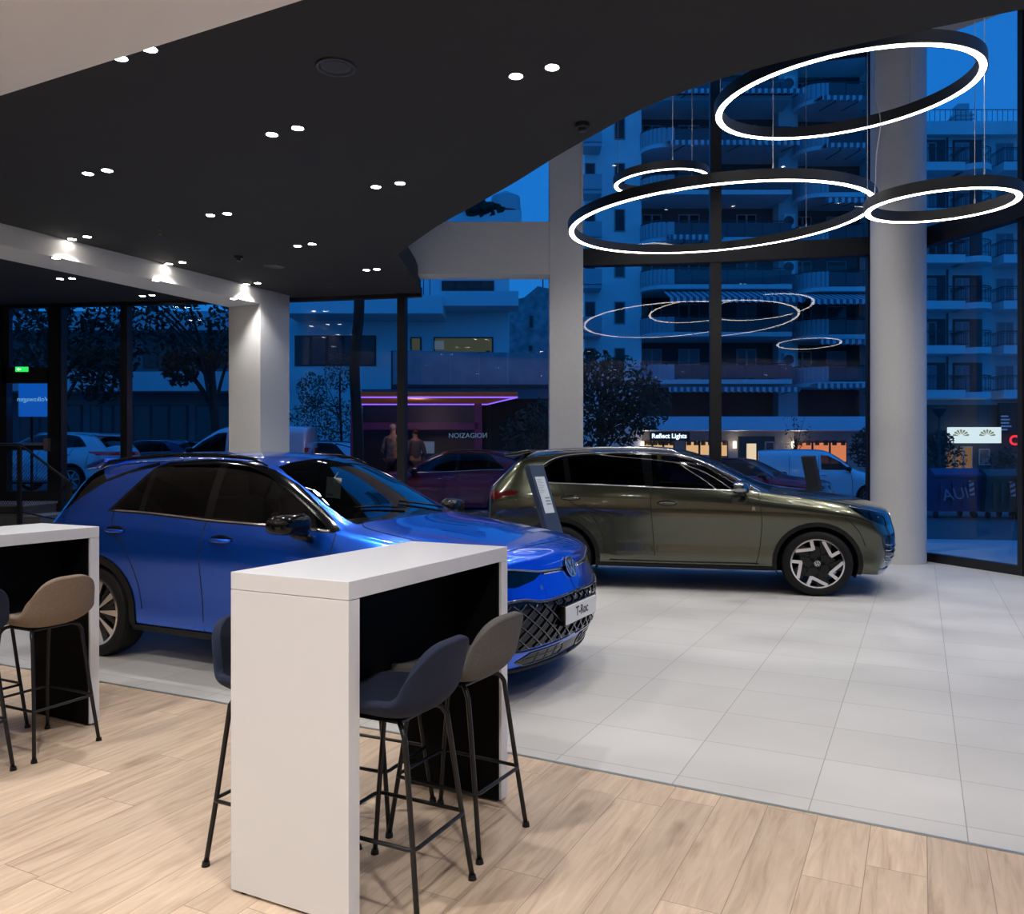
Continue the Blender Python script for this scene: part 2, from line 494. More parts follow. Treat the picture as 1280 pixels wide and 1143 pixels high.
        obj('dashboard', b, pbr('dash_dark', (.045, .05, .052), .6), root)
        b = NB(); Ms = Matrix.Translation((xd - .42, .37, zd - .03)) @ Matrix.Rotation(math.radians(-66), 4, 'Y')
        ringp = [Ms @ Vector((.18 * math.cos(a * PI / 12), .18 * math.sin(a * PI / 12), 0)) for a in range(24)]
        add_tube(b, ringp, .016, 8, closed=True)
        add_box(b, (0, 0, -.01), (.12, .12, .04), M=Ms); add_box(b, (0, 0, -.01), (.06, .34, .02), M=Ms)
        obj('steering_wheel', b, dk, root, True, angle=40)
    # seams etc ----------------------------------------------------------
    def line(nm, pts, view, m, r, sgs=(1, -1), ofs=0., seg=6, n=5, parent=None, smooth=True):
        for sg in sgs:
            P = catmull([Vector((p[0], p[1], 0)) for p in pts], n) if smooth else [Vector((a[0] + (b_[0] - a[0]) * k / n, a[1] + (b_[1] - a[1]) * k / n, 0)) for a, b_ in zip(pts, pts[1:]) for k in range(n)] + [Vector((pts[-1][0], pts[-1][1], 0))]
            out = []
            for p in P:
                if view == 'side': h, nn = hs(p.x, p.y, sg)
                elif view == 'top': h, nn = ht(p.x, p.y * sg)
                elif view == 'front': h, nn = hf(p.x * sg, p.y)
                else: h, nn = hf(p.x * sg, p.y, -1)
                if h is not None: out.append(h + nn * ofs)
            if len(out) > 1:
                b = NB(); add_tube(b, out, r, seg); obj(nm, b, m, parent or root, True)
    api['line'] = line
    if detail:
        for pts in S.get('seams', []): line('panel_gap', pts, 'side', trimdk, .0035 if detail > 1 else .006)
        for pts in S.get('seams_top', []): line('hood_gap', pts, 'top', trimdk, .0035)
        for pts in S.get('chromeline', []): line('window_chrome', pts, 'side', S.get('chromem', chrome), .008 if detail > 1 else .01)
        for (x, z) in S.get('handles', []):
            for sg in (1, -1):
                h, nn = hs(x, z, sg)
                if h is None: continue
                b = NB()
                bmesh.ops.create_uvsphere(b, u_segments=20, v_segments=10, radius=1)
                bmesh.ops.transform(b, matrix=Matrix.Translation(h - nn * .004) @ Matrix.Diagonal((.115, .012, .042, 1)), verts=b.verts[:])
                rec = obj('handle_recess', b, black if detail > 1 else paintm, root, True)
                b = NB()
                ps_ = [h + Vector((t * .10, sg * (.006 + .028 * (1 - t * t)), .004)) for t in (-1, -.75, -.4, 0, .4, .75, 1)]
                add_tube(b, ps_, [.010, .013, .015, .016, .015, .013, .010], 8)
                bmesh.ops.transform(b, matrix=Matrix.Identity(4), verts=b.verts[:])
                obj('door_handle', b, paintm, rec, True)
    for sg in (1, -1):
        mx, mz = S['mirror']
        h, nn = hs(mx, mz - .06, sg)
        if h is None: continue
        b = NB(); bmesh.ops.create_uvsphere(b, u_segments=24, v_segments=12, radius=1)
        for v in b.verts:
            c = v.co; c.x, c.y, c.z = (math.copysign(abs(q) ** .72, q) for q in c)
            c.z *= 1 - .22 * c.y * sg; c.z = max(c.z, -.75)
            c.x -= .25 * c.y * sg
            c.x = max(c.x, -.75)
        bmesh.ops.transform(b, matrix=Matrix.Translation((mx - .02, h.y + sg * .175, mz + .015)) @ Matrix.Rotation(.05 * sg, 4, 'X') @ Matrix.Diagonal((.095, .145, .078, 1)), verts=b.verts[:])
        mir = obj('mirror_housing', b, S.get('mirrorm', black), root, True, angle=50)
        b = NB(); add_tube(b, [h - nn * .02 + Vector((.03, 0, -.02)), h + Vector((.03, sg * .05, -.015)), Vector((mx - .01, h.y + sg * .15, mz - .035))], [.03, .026, .03], 10)
        obj('mirror_arm', b, black, mir, True)
    return root, api
def always(c, n): return True
# x, c, w, zb, zs, zbelt, wb, zc, wc, zt
TROC = dict(
    stations=[(-.88, -.14, .83, .36, .70, .90, .76, .985, .64, 1.01),
              (-.80, -.13, .87, .29, .73, .96, .79, 1.05, .67, 1.08),
              (-.62, -.13, .90, .26, .76, 1.01, .82, 1.24, .66, 1.29),
              (-.46, -.09, .91, .245, .78, 1.05, .82, 1.39, .64, 1.46),
              (-.25, -.05, .914, .235, .79, 1.085, .82, 1.435, .635, 1.505),
              (.1, 0, .914, .225, .80, 1.10, .822, 1.47, .63, 1.54),
              (.5, 0, .912, .22, .80, 1.10, .822, 1.488, .63, 1.558),
              (.9, 0, .908, .22, .80, 1.085, .822, 1.488, .63, 1.562),
              (1.25, 0, .906, .22, .80, 1.075, .822, 1.47, .63, 1.548),
              (1.52, .02, .906, .22, .80, 1.065, .822, 1.41, .64, 1.495),
              (1.78, .04, .906, .22, .80, 1.055, .82, 1.29, .665, 1.365),
              (2.03, .06, .908, .22, .80, 1.045, .82, 1.165, .695, 1.235),
              (2.24, .07, .91, .22, .80, 1.03, .815, 1.065, .72, 1.125),
              (2.40, .07, .912, .22, .80, 1.015, .81, 1.04, .70, 1.085),
              (2.75, .10, .914, .22, .79, .975, .80, 1.012, .66, 1.05),
              (3.07, .13, .91, .21, .77, .935, .79, .97, .63, 1.00),
              (3.30, .18, .90, .20, .75, .905, .78, .94, .63, .965),
              (3.49, .235, .885, .195, .70, .85, .76, .88, .61, .905),
              (3.575, .26, .865, .20, .62, .785, .74, .815, .58, .835)],
    fx=lambda z: -.10 * max(0, z - .62) / .15 * .6 - .10 * max(0, .36 - z) / .16, rx=lambda z: .05 * max(0, z - .7),
    R=.34, axz=.34, wb=2.631, arch=.375, clad=.435, W=.914, rim=.255, ww=.235, wy=.80, sill=.285, zsill=.23,
    floor=.28, seat=.95, dash=2.0, dashz=1.0, mirror=(2.02, 1.06),
    seams=[[(1.09, 1.075), (1.09, .7), (1.12, .29)], [(2.22, 1.02), (2.235, .8), (2.22, .5), (2.17, .29)],
           [(.10, 1.11), (.17, .95), (.33, .84), (.45, .6), (.50, .4)],
           [(2.9, .76), (3.05, .60), (3.10, .45)], [(-.42, .9), (-.40, .72), (-.38, .6)]],
    seams_top=[[(2.36, 0), (2.34, .35), (2.28, .62), (2.5, .70), (2.9, .715), (3.15, .70), (3.27, .58), (3.33, .35), (3.36, 0)]],
    chromeline=[[(.06, 1.105), (.5, 1.098), (1.09, 1.068), (1.6, 1.052), (2.16, 1.03)]],
    handles=[(.20, .955), (1.27, .93)],
)
TROC_POLY = dict(
    trim=[(.03, 1.095), (.10, 1.16), (.36, 1.425), (.48, 1.47), (.9, 1.492), (1.27, 1.478), (1.5, 1.415), (1.72, 1.32), (2.23, 1.035), (2.2, 1.018), (1.6, 1.038), (1.09, 1.052), (.5, 1.082)],
    q=[(.095, 1.118), (.36, 1.385), (.375, 1.108)],
    r=[(.43, 1.108), (.415, 1.41), (.55, 1.445), (.95, 1.458), (1.02, 1.455), (1.05, 1.085)],
    f=[(1.13, 1.082), (1.10, 1.452), (1.28, 1.443), (1.48, 1.385), (1.68, 1.29), (2.13, 1.045), (1.6, 1.062)],
)
TIG = dict(
    stations=[(-.96, -.15, .85, .40, .78, 1.00, .78, 1.09, .68, 1.12),
              (-.87, -.14, .88, .32, .82, 1.07, .80, 1.17, .69, 1.20),
              (-.68, -.14, .91, .28, .86, 1.12, .825, 1.36, .68, 1.41),
              (-.52, -.10, .918, .27, .88, 1.15, .83, 1.49, .665, 1.565),
              (-.25, -.05, .921, .26, .89, 1.17, .835, 1.525, .66, 1.60),
              (.15, 0, .921, .25, .89, 1.17, .835, 1.55, .655, 1.628),
              (.55, 0, .918, .25, .89, 1.165, .835, 1.56, .655, 1.642),
              (.95, 0, .916, .25, .89, 1.155, .835, 1.555, .655, 1.640),
              (1.25, 0, .914, .25, .89, 1.145, .835, 1.53, .655, 1.615),
              (1.5, .02, .914, .25, .89, 1.135, .835, 1.465, .66, 1.55),
              (1.75, .04, .914, .25, .885, 1.125, .835, 1.35, .675, 1.425),
              (1.98, .06, .916, .25, .88, 1.115, .832, 1.235, .705, 1.30),
              (2.2, .07, .918, .25, .88, 1.10, .828, 1.13, .73, 1.19),
              (2.38, .07, .92, .25, .88, 1.085, .82, 1.105, .71, 1.15),
              (2.75, .10, .921, .25, .87, 1.045, .815, 1.075, .67, 1.11),
              (3.05, .14, .915, .24, .85, 1.005, .80, 1.04, .64, 1.07),
              (3.30, .20, .90, .23, .82, .955, .79, .985, .62, 1.01),
              (3.49, .26, .88, .225, .74, .875, .77, .905, .60, .93),
              (3.58, .29, .855, .23, .66, .79, .72, .815, .55, .835)],
    fx=lambda z: -.10 * max(0, z - .66) / .15 * .5 - .09 * max(0, .40 - z) / .16, rx=lambda z: .05 * max(0, z - .7),
    R=.352, axz=.352, wb=2.676, arch=.40, clad=.445, W=.921, rim=.262, ww=.235, wy=.805, sill=.30, zsill=.26,
    floor=.32, seat=.95, dash=1.95, dashz=1.06, mirror=(1.93, 1.15), mirrorm=pbr('mirror_silver', (.28, .30, .33), .15, 1.),
    seams=[[(.98, 1.15), (1.0, .8), (1.04, .3)], [(2.10, 1.10), (2.13, .8), (2.11, .5), (2.07, .31)],
           [(-.02, 1.18), (.1, 1.0), (.32, .86), (.46, .65), (.50, .42)], [(2.95, .86), (3.08, .70), (3.14, .55)], [(-.5, 1.0), (-.45, .8), (-.42, .66)]],
    seams_top=[[(2.34, 0), (2.32, .35), (2.26, .62), (2.5, .71), (2.9, .73), (3.2, .72), (3.36, .60), (3.44, .35), (3.47, 0)]],
    chromeline=[[(2.12, 1.118), (1.6, 1.135), (.95, 1.16), (.3, 1.185), (-.25, 1.205), (-.38, 1.235), (-.30, 1.33), (-.12, 1.47), (.1, 1.525), (.5, 1.55), (.9, 1.55), (1.25, 1.525), (1.5, 1.455), (1.78, 1.315), (2.02, 1.18), (2.12, 1.118)]],
    handles=[(.12, 1.02), (1.16, .975)],
)
TIG_POLY = dict(
    trim=[(-.37, 1.235), (-.29, 1.34), (-.10, 1.475), (.1, 1.53), (.5, 1.552), (.9, 1.552), (1.25, 1.527), (1.5, 1.455), (1.78, 1.315), (2.12, 1.115), (1.6, 1.132), (.95, 1.157), (.3, 1.18), (-.25, 1.2)],
    q=[(-.31, 1.245), (-.23, 1.35), (-.07, 1.46), (.0, 1.485), (.06, 1.20), (-.22, 1.218)],
    r=[(.12, 1.202), (.06, 1.49), (.3, 1.525), (.6, 1.533), (.87, 1.532), (.92, 1.168)],
    f=[(1.01, 1.165), (.98, 1.528), (1.25, 1.505), (1.47, 1.435), (1.74, 1.295), (2.03, 1.135), (1.6, 1.145)],
)
def regions(P, S, qm='privacy', rm='privacy', fm='glass', ws=None, extra=()):
    up = lambda c, n: c.z > .95 and abs(c.y) > .4
    r = [('window', qm, 'side', P['q'], up, 0, True), ('window', rm, 'side', P['r'], up, 0, True), ('window', fm, 'side', P['f'], up, 0, True),
         ('window_surround', 'black', 'side', P['trim'], up, 0, True)]
    r += list(extra)
    return r
def make_troc(name, label, loc, rot, pm, detail=2, style='twin', group=None):
    S = dict(TROC)
    ws = [(1.47, -.53), (1.44, 0), (1.47, .53), (1.6, .575), (2.17, .655), (2.23, .5), (2.27, .25), (2.28, 0), (2.27, -.25), (2.23, -.5), (2.17, -.655), (1.6, -.575)]
    bk = [(-.72, -.56), (-.74, 0), (-.72, .56), (-.52, .53), (-.50, 0), (-.52, -.53)]
    lampf = lambda c, n: c.x > 2.8
    side_w = dict(TROC_POLY)
    ex = [('windshield', 'glass', 'top', ws, lambda c, n: c.z > 1.0 and n.z > .1, 0, False),
          ('cowl', 'black', 'top', [(2.17, -.655), (2.23, -.5), (2.27, -.25), (2.28, 0), (2.27, .25), (2.23, .5), (2.17, .655), (2.27, .66), (2.33, .35), (2.35, 0), (2.33, -.35), (2.27, -.66)], lambda c, n: c.z > .95, 0, False),
          ('rear_window', 'privacy', 'top', bk, lambda c, n: c.z > 1.0, 0, False),
          ('rear_quarter_glass', 'privacy', 'side', [(-.98, 1.085), (-.53, 1.11), (-.13, 1.33), (-.23, 1.395), (-.33, 1.53), (-.98, 1.53)], lambda c, n: c.z > 1.05 and c.x < -.05 and n.z < .93, 0, True),
          ('roof_line_trim', 'black', 'side', [(-.70, 1.04), (-.53, 1.115), (-.13, 1.335), (.1, 1.408), (.36, 1.468), (.40, 1.45), (.36, 1.43), (.1, 1.38), (-.13, 1.308), (-.52, 1.088), (-.70, 1.015)], lambda c, n: c.z > .98 and abs(c.y) > .4, 0, True),
          ('headlight', 'lamp', 'front', [(.36, .785), (.60, .825), (.87, .85), (.87, .75), (.62, .722), (.45, .75)], lampf, .001, True),
          ('light_strip', 'black', 'front', [(0, .792), (.36, .802), (.36, .774), (0, .764)], lampf, .001, True),
          ('taillight', 'tail', 'side', [(-.9, .86), (-.9, .98), (-.60, .985), (-.52, .95), (-.66, .88)], lambda c, n: c.x < -.4, .001, True),
          ('grille', 'black', 'front', [(0, .63), (.40, .615), (.60, .645), (.87, .63), (.84, .43), (.62, .34), (0, .355)], lampf, 0, True),
          ('lower_intake', 'black', 'front', [(0, .315), (.50, .31), (.62, .27), (.52, .225), (0, .235)], lampf, 0, True)]
    S['regions'] = regions(side_w, S, extra=ex)
    root, api = car(name, label, S, loc, rot, pm, detail, group, style)
    blk = MATS['gloss_black']; ch = MATS['chrome']; sat = pbr('satin_grey', (.35, .36, .38), .3, 1.)
    line, hf, hs, ht = api['line'], api['hf'], api['hs'], api['ht']
    # roof rails
    for sg in (1, -1):
        pts = []
        for x in (-.35, -.25, 0, .3, .6, .9, 1.15, 1.3, 1.42):
            h, n = ht(x, .585 * sg); e = .012 if x in (-.35, 1.42) else .035
            pts.append(h + Vector((0, 0, e)))
        b = NB(); add_tube(b, pts, [.008, .014, .016, .016, .016, .016, .015, .012, .006], 8); obj('roof_rail', b, blk, root, True)
    # spoiler
    b = NB(); add_prism(b, [(-.58, 1.405), (-.565, 1.445), (-.35, 1.50), (-.35, 1.46), (-.45, 1.42)], -.56, .56, Matrix.Rotation(PI / 2, 4, 'X')); obj('spoiler', b, pm, root, bevel=.01)
    # front: light strip chrome, grille lattice, plate, emblem
    line('light_line', [(.13, .785), (.30, .792), (.40, .798), (.60, .828), (.80, .85)], 'front', sat, .006)
    line('light_line', [(.13, .772), (.34, .777)], 'front', ch, .005)
    gp = [(0, .615), (.40, .602), (.60, .63), (.83, .615), (.80, .44), (.61, .345), (0, .36)]
    full = gp + [(-y, z) for y, z in gp[::-1] if y]
    for fam in (1, -1):
        for k in range(-14, 15):
            segs = []; 
            for t in range(67):
                z = .34 + t * .0045; y = k * .115 + fam * (z - .46) * 1.35
                if in_poly(y, z, full):
                    h, n = hf(y, z)
                    if h is not None: segs.append(h + n * .006)
            if len(segs) > 4:
                b = NB(); add_tube(b, segs[::4] + [segs[-1]], .0065, 6); obj('grille_bar', b, pbr('grille_gloss', (.03, .03, .034), .08, .7, 1.), root, True)
    line('grille_edge', [(0, .63), (.40, .618), (.60, .648), (.85, .635)], 'front', MATS['grille_gloss'], .010)
    line('grille_edge', [(0, .345), (.58, .33), (.70, .37), (.82, .43)], 'front', MATS['grille_gloss'], .009)
    line('intake_edge', [(.15, .315), (.50, .31), (.60, .27), (.52, .23), (.15, .235), (.12, .27), (.15, .315)], 'front', MATS['grille_gloss'], .007, smooth=False)
    for y in (.22, .32, .42): line('intake_vane', [(y, .31), (y, .235)], 'front', MATS['grille_gloss'], .006)
    line('intake_vane', [(.15, .275), (.55, .275)], 'front', MATS['grille_gloss'], .004)
    # headlamp elements
    for sg in (1, -1):
        for (y, z) in ((.50, .765), (.60, .772), (.70, .785)):
            h, n = hf(y * sg, z)
            if h is None: continue
            b = NB(); add_box(b, h - n * .02, (.01, .05, .03)); obj('lamp_element', b, sat, root, bevel=.004)
    h, n = hf(.34, .66)
    for sg in (-1,):
        h, n = hf(.40 * sg, .70); T = frame_mat(h + n * .002, Vector((0, 0, 1)).cross(n), n.cross(Vector((0, 0, 1)).cross(n)))
        o = text_obj('trim_badge', 'R', .045, ch, root, T, .001); 
    h, n = hf(0, .785); T = frame_mat(h + Vector((.012, 0, 0)), (0, 1, 0), (-.35, 0, 1)); badge(root, T, .072)
    b = NB(); add_cyl(b, h - Vector((.03, 0, 0)), h + Vector((.002, 0, 0)), .066, seg=28); obj('emblem_socket', b, blk, root)
    h, n = hf(0, .505); b = NB(); add_box(b, (h.x + .025, 0, .505), (.02, .52, .115)); pl = obj('number_plate', b, pbr('plate_white', (.75, .75, .74), .35), root, bevel=.003)
    text_obj('plate_text', 'T-Roc', .085, pbr('ink_black', (.01, .01, .01), .5), pl, frame_mat((h.x + .036, 0, .507), (0, 1, 0), (0, 0, 1)), .0006, .0015)
    b = NB(); add_box(b, (h.x + .012, 0, .505), (.03, .54, .13)); obj('plate_holder', b, blk, root, bevel=.003)
    line('splitter', [(0, .212), (.4, .212), (.7, .215), (.84, .23)], 'front', MATS['cladding_black'], .016, ofs=0)
    # wipers
    for (a_, b_) in (((2.24, -.05), (2.12, -.5)), ((2.25, .45), (2.15, .0))):
        pts = [ht(a_[0] + (b_[0] - a_[0]) * t / 6, a_[1] + (b_[1] - a_[1]) * t / 6)[0] + Vector((0, 0, .018)) for t in range(7)]
        b = NB(); add_tube(b, pts, .007, 6); obj('wiper', b, blk, root, True)
    return root, api
def make_tiguan(name, label, loc, rot, pm, detail=2, style='zigzag', group=None):
    S = dict(TIG)
    ws = [(1.42, -.55), (1.39, 0), (1.42, .55), (1.55, .59), (2.12, .665), (2.19, .5), (2.23, .25), (2.24, 0), (2.23, -.25), (2.19, -.5), (2.12, -.665), (1.55, -.59)]
    bk = [(-.79, -.58), (-.80, 0), (-.79, .58), (-.58, .56), (-.56, 0), (-.58, -.56)]
    ff = lambda c, n: c.x > 2.6
    ex = [('windshield', 'glass', 'top', ws, lambda c, n: c.z > 1.05 and n.z > .1, 0, False),
          ('cowl', 'black', 'top', [(2.12, -.665), (2.19, -.5), (2.23, -.25), (2.24, 0), (2.23, .25), (2.19, .5), (2.12, .665), (2.23, .67), (2.29, .35), (2.31, 0), (2.29, -.35), (2.23, -.67)], lambda c, n: c.z > 1., 0, False),
          ('rear_window', 'privacy', 'top', bk, lambda c, n: c.z > 1.1, 0, False),
          ('headlight', 'lamp', 'side', [(2.98, .97), (3.16, .935), (3.40, .885), (3.60, .85), (3.60, .77), (3.36, .755), (3.18, .83), (3.05, .91)], lambda c, n: c.x > 2.6 and abs(c.y) > .42, .001, True),
          ('taillight', 'tail', 'side', [(-.98, 1.0), (-.98, 1.09), (-.72, 1.10), (-.46, 1.10), (-.50, 1.06), (-.64, 1.03), (-.70, 1.0)], lambda c, n: c.x < -.4, .001, True),
          ('grille', 'black', 'front', [(0, .62), (.62, .62), (.74, .66), (.80, .62), (.80, .42), (.70, .33), (.62, .30), (0, .30)], ff, 0, True)]
    S['regions'] = regions(TIG_POLY, S, extra=ex)
    root, api = car(name, label, S, loc, rot, pm, detail, group, style)
    blk = MATS['gloss_black']; ch = MATS['chrome']
    line, hf, hs, ht = api['line'], api['hf'], api['hs'], api['ht']
    for sg in (1, -1):
        pts = []
        for x in (-.42, -.3, -.1, .2, .5, .8, 1.05, 1.2, 1.33):
            h, n = ht(x, .61 * sg); e = .006 if x in (-.42, 1.33) else .04
            pts.append(h + Vector((0, 0, e)))
        b = NB(); add_tube(b, pts, [.008, .015, .018, .018, .018, .018, .016, .013, .006], 8); obj('roof_rail', b, pbr('rail_silver', (.6, .6, .62), .25, 1.), root, True)
    b = NB(); add_prism(b, [(-.70, 1.50), (-.69, 1.535), (-.4, 1.59), (-.4, 1.55), (-.55, 1.51)], -.58, .58, Matrix.Rotation(PI / 2, 4, 'X')); obj('spoiler', b, pm, root, bevel=.01)
    for z in (.37, .43, .49, .55): line('grille_slat', [(.60, z), (.70, z), (.78, z + .01)], 'front', MATS['chrome'], .007, n=3)
    for z in (.40, .46, .52): line('grille_slat', [(0, z), (.3, z), (.58, z)], 'front', blk, .008, n=3)
    line('bumper_blade', [(.60, .30), (.72, .285), (.82, .30)], 'front', pbr('blade_silver', (.3, .32, .35), .2, 1.), .012, n=3)
    line('headlight_rim', [(2.98, .97), (3.16, .935), (3.40, .885), (3.52, .86)], 'side', ch, .004)
    for sg in (1, -1):
        for x in (3.16, 3.26):
            h, n = hs(x, .875 - (x - 3.16) * .3, sg)
            b = NB(); add_box(b, h - n * .02, (.07, .01, .05), rz=.3 * -sg); obj('lamp_element', b, pbr('satin_grey', (.35, .36, .38), .3, 1.), root, bevel=.004)
        h, n = hs(2.05, .93, sg)
        T = frame_mat(h + n * .003, (sg * -1 * -1, 0, 0) if sg < 0 else (-1, 0, 0), (0, 0, 1))
        if sg < 0: T = frame_mat(h + n * .003, (1, 0, 0), (0, 0, 1))
        text_obj('trim_badge', 'R', .06, ch, root, T, .0015, .001)
    h, n = hf(0, .80); badge(root, frame_mat(h + Vector((.012, 0, 0)), (0, 1, 0), (-.3, 0, 1)), .075)
    line('door_crease_trim', [(.55, .335), (1.2, .33), (2.1, .335)], 'side', MATS['cladding_black'], .008)
    return root, api
# ================================================================== ROOM
ZC = 4.1
def v3(p, z=0.): return Vector((p[0], p[1], z))
white = pbr('wall_white', (.32, .315, .31), .6, noise=.02, nscale=3)
offw = pbr('column_paint', (.60, .59, .575), .65, noise=.025, nscale=30)
blackc = pbr('black_ceiling', (.020, .020, .021), .85, noise=.06, nscale=2.)
framem = pbr('frame_black', (.006, .006, .007), .45)
# --- tile floor material: procedural grout grid aligned with the floor axes
def tile_mat():
    m, t, out = nt('floor_tile')
    b = t.nodes.new('ShaderNodeBsdfPrincipled'); b.inputs['Roughness'].default_value = .38; b.inputs['Specular IOR Level'].default_value = .45
    tc = t.nodes.new('ShaderNodeTexCoord'); mp = t.nodes.new('ShaderNodeMapping'); mp.vector_type = 'POINT'
    mp.inputs['Rotation'].default_value = (0, 0, TH)
    t.links.new(tc.outputs['Object'], mp.inputs['Vector'])
    sx = t.nodes.new('ShaderNodeSeparateXYZ'); t.links.new(mp.outputs[0], sx.inputs[0])
    masks = []; ids = []
    for ax, per, off in (('X', .60, TOFF[0]), ('Y', .53, TOFF[1])):
        a = t.nodes.new('ShaderNodeMath'); a.operation = 'ADD'; a.inputs[1].default_value = off; t.links.new(sx.outputs[ax], a.inputs[0])
        d = t.nodes.new('ShaderNodeMath'); d.operation = 'DIVIDE'; d.inputs[1].default_value = per; t.links.new(a.outputs[0], d.inputs[0])
        fr = t.nodes.new('ShaderNodeMath'); fr.operation = 'FRACT'; t.links.new(d.outputs[0], fr.inputs[0])
        fl = t.nodes.new('ShaderNodeMath'); fl.operation = 'FLOOR'; t.links.new(d.outputs[0], fl.inputs[0]); ids.append(fl)
        l = t.nodes.new('ShaderNodeMath'); l.operation = 'LESS_THAN'; l.inputs[1].default_value = .004 / per; t.links.new(fr.outputs[0], l.inputs[0]); masks.append(l)
    mx = t.nodes.new('ShaderNodeMath'); mx.operation = 'MAXIMUM'; t.links.new(masks[0].outputs[0], mx.inputs[0]); t.links.new(masks[1].outputs[0], mx.inputs[1])
    cb = t.nodes.new('ShaderNodeCombineXYZ'); t.links.new(ids[0].outputs[0], cb.inputs[0]); t.links.new(ids[1].outputs[0], cb.inputs[1])
    wn = t.nodes.new('ShaderNodeTexWhiteNoise'); wn.noise_dimensions = '3D'; t.links.new(cb.outputs[0], wn.inputs['Vector'])
    ns = t.nodes.new('ShaderNodeTexNoise'); ns.inputs['Scale'].default_value = 1.3; ns.inputs['Detail'].default_value = 5; t.links.new(tc.outputs['Object'], ns.inputs['Vector'])
    ad = t.nodes.new('ShaderNodeMath'); ad.operation = 'MULTIPLY_ADD'; ad.inputs[1].default_value = .30; t.links.new(wn.outputs['Value'], ad.inputs[0]); t.links.new(ns.outputs['Fac'], ad.inputs[2])
    cr = t.nodes.new('ShaderNodeValToRGB'); cr.color_ramp.elements[0].position = .3; cr.color_ramp.elements[0].color = (.52, .505, .48, 1); cr.color_ramp.elements[1].position = 1; cr.color_ramp.elements[1].color = (.62, .605, .58, 1)
    t.links.new(ad.outputs[0], cr.inputs[0])
    mc = t.nodes.new('ShaderNodeMix'); mc.data_type = 'RGBA'; mc.inputs['B'].default_value = (.27, .26, .245, 1)
    t.links.new(mx.outputs[0], mc.inputs['Factor']); t.links.new(cr.outputs[0], mc.inputs['A']); t.links.new(mc.outputs['Result'], b.inputs['Base Color'])
    t.links.new(b.outputs[0], out.inputs[0]); return m
def wood_mat():
    m, t, out = nt('oak_floor')
    b = t.nodes.new('ShaderNodeBsdfPrincipled'); b.inputs['Roughness'].default_value = .42; b.inputs['Specular IOR Level'].default_value = .4
    tc = t.nodes.new('ShaderNodeTexCoord'); mp = t.nodes.new('ShaderNodeMapping'); mp.inputs['Rotation'].default_value = (0, 0, TH)
    t.links.new(tc.outputs['Object'], mp.inputs['Vector'])
    sx = t.nodes.new('ShaderNodeSeparateXYZ'); t.links.new(mp.outputs[0], sx.inputs[0])
    def M_(op, a=None, bb=None, c=None):
        n = t.nodes.new('ShaderNodeMath'); n.operation = op
        for i, q in enumerate((a, bb, c)):
            if q is None: continue
            if isinstance(q, (int, float)): n.inputs[i].default_value = q
            else: t.links.new(q, n.inputs[i])
        return n.outputs[0]
    PW, PL = .205, 1.38
    u = M_('DIVIDE', M_('ADD', sx.outputs['X'], 20.07), PW); row = M_('FLOOR', u); fu = M_('FRACT', u)
    wn = t.nodes.new('ShaderNodeTexWhiteNoise'); wn.noise_dimensions = '1D'; t.links.new(row, wn.inputs['W'])
    v = M_('ADD', M_('DIVIDE', M_('ADD', sx.outputs['Y'], 20.), PL), M_('MULTIPLY', wn.outputs['Value'], 3.7)); col = M_('FLOOR', v); fv = M_('FRACT', v)
    cb = t.nodes.new('ShaderNodeCombineXYZ'); t.links.new(row, cb.inputs[0]); t.links.new(col, cb.inputs[1])
    w2 = t.nodes.new('ShaderNodeTexWhiteNoise'); w2.noise_dimensions = '3D'; t.links.new(cb.outputs[0], w2.inputs['Vector'])
    # grain: noise stretched along the plank, shifted per plank
    gx = M_('ADD', M_('MULTIPLY', sx.outputs['X'], 24.), M_('MULTIPLY', w2.outputs['Value'], 40.)); gy = M_('MULTIPLY', sx.outputs['Y'], 2.2)
    gv = t.nodes.new('ShaderNodeCombineXYZ'); t.links.new(gx, gv.inputs[0]); t.links.new(gy, gv.inputs[1]); t.links.new(M_('MULTIPLY', w2.outputs['Value'], 9.), gv.inputs[2])
    n1 = t.nodes.new('ShaderNodeTexNoise'); n1.inputs['Scale'].default_value = 1.; n1.inputs['Detail'].default_value = 6; n1.inputs['Roughness'].default_value = .62; n1.inputs['Distortion'].default_value = .9
    t.links.new(gv.outputs[0], n1.inputs['Vector'])
    kv = t.nodes.new('ShaderNodeCombineXYZ'); t.links.new(M_('MULTIPLY', gx, .22), kv.inputs[0]); t.links.new(M_('MULTIPLY', sx.outputs['Y'], 2.6), kv.inputs[1])
    n2 = t.nodes.new('ShaderNodeTexNoise'); n2.inputs['Scale'].default_value = 1.; n2.inputs['Detail'].default_value = 2; t.links.new(kv.outputs[0], n2.inputs['Vector'])
    cr = t.nodes.new('ShaderNodeValToRGB'); e = cr.color_ramp.elements
    e[0].position = .25; e[0].color = (.40, .28, .19, 1); e[1].position = .72; e[1].color = (.70, .545, .405, 1)
    q = e.new(.47); q.color = (.58, .44, .32, 1)
    t.links.new(n1.outputs['Fac'], cr.inputs[0])
    kn = M_('SMOOTHSTEP', n2.outputs['Fac'], .62, .74) if False else None
    mr = t.nodes.new('ShaderNodeMapRange'); mr.inputs['From Min'].default_value = .62; mr.inputs['From Max'].default_value = .80; mr.inputs['To Max'].default_value = .6; t.links.new(n2.outputs['Fac'], mr.inputs['Value'])
    mk = t.nodes.new('ShaderNodeMix'); mk.data_type = 'RGBA'; mk.inputs['B'].default_value = (.24, .155, .09, 1); t.links.new(mr.outputs[0], mk.inputs['Factor']); t.links.new(cr.outputs[0], mk.inputs['A'])
    tone = M_('MULTIPLY_ADD', w2.outputs['Value'], .22, .89)
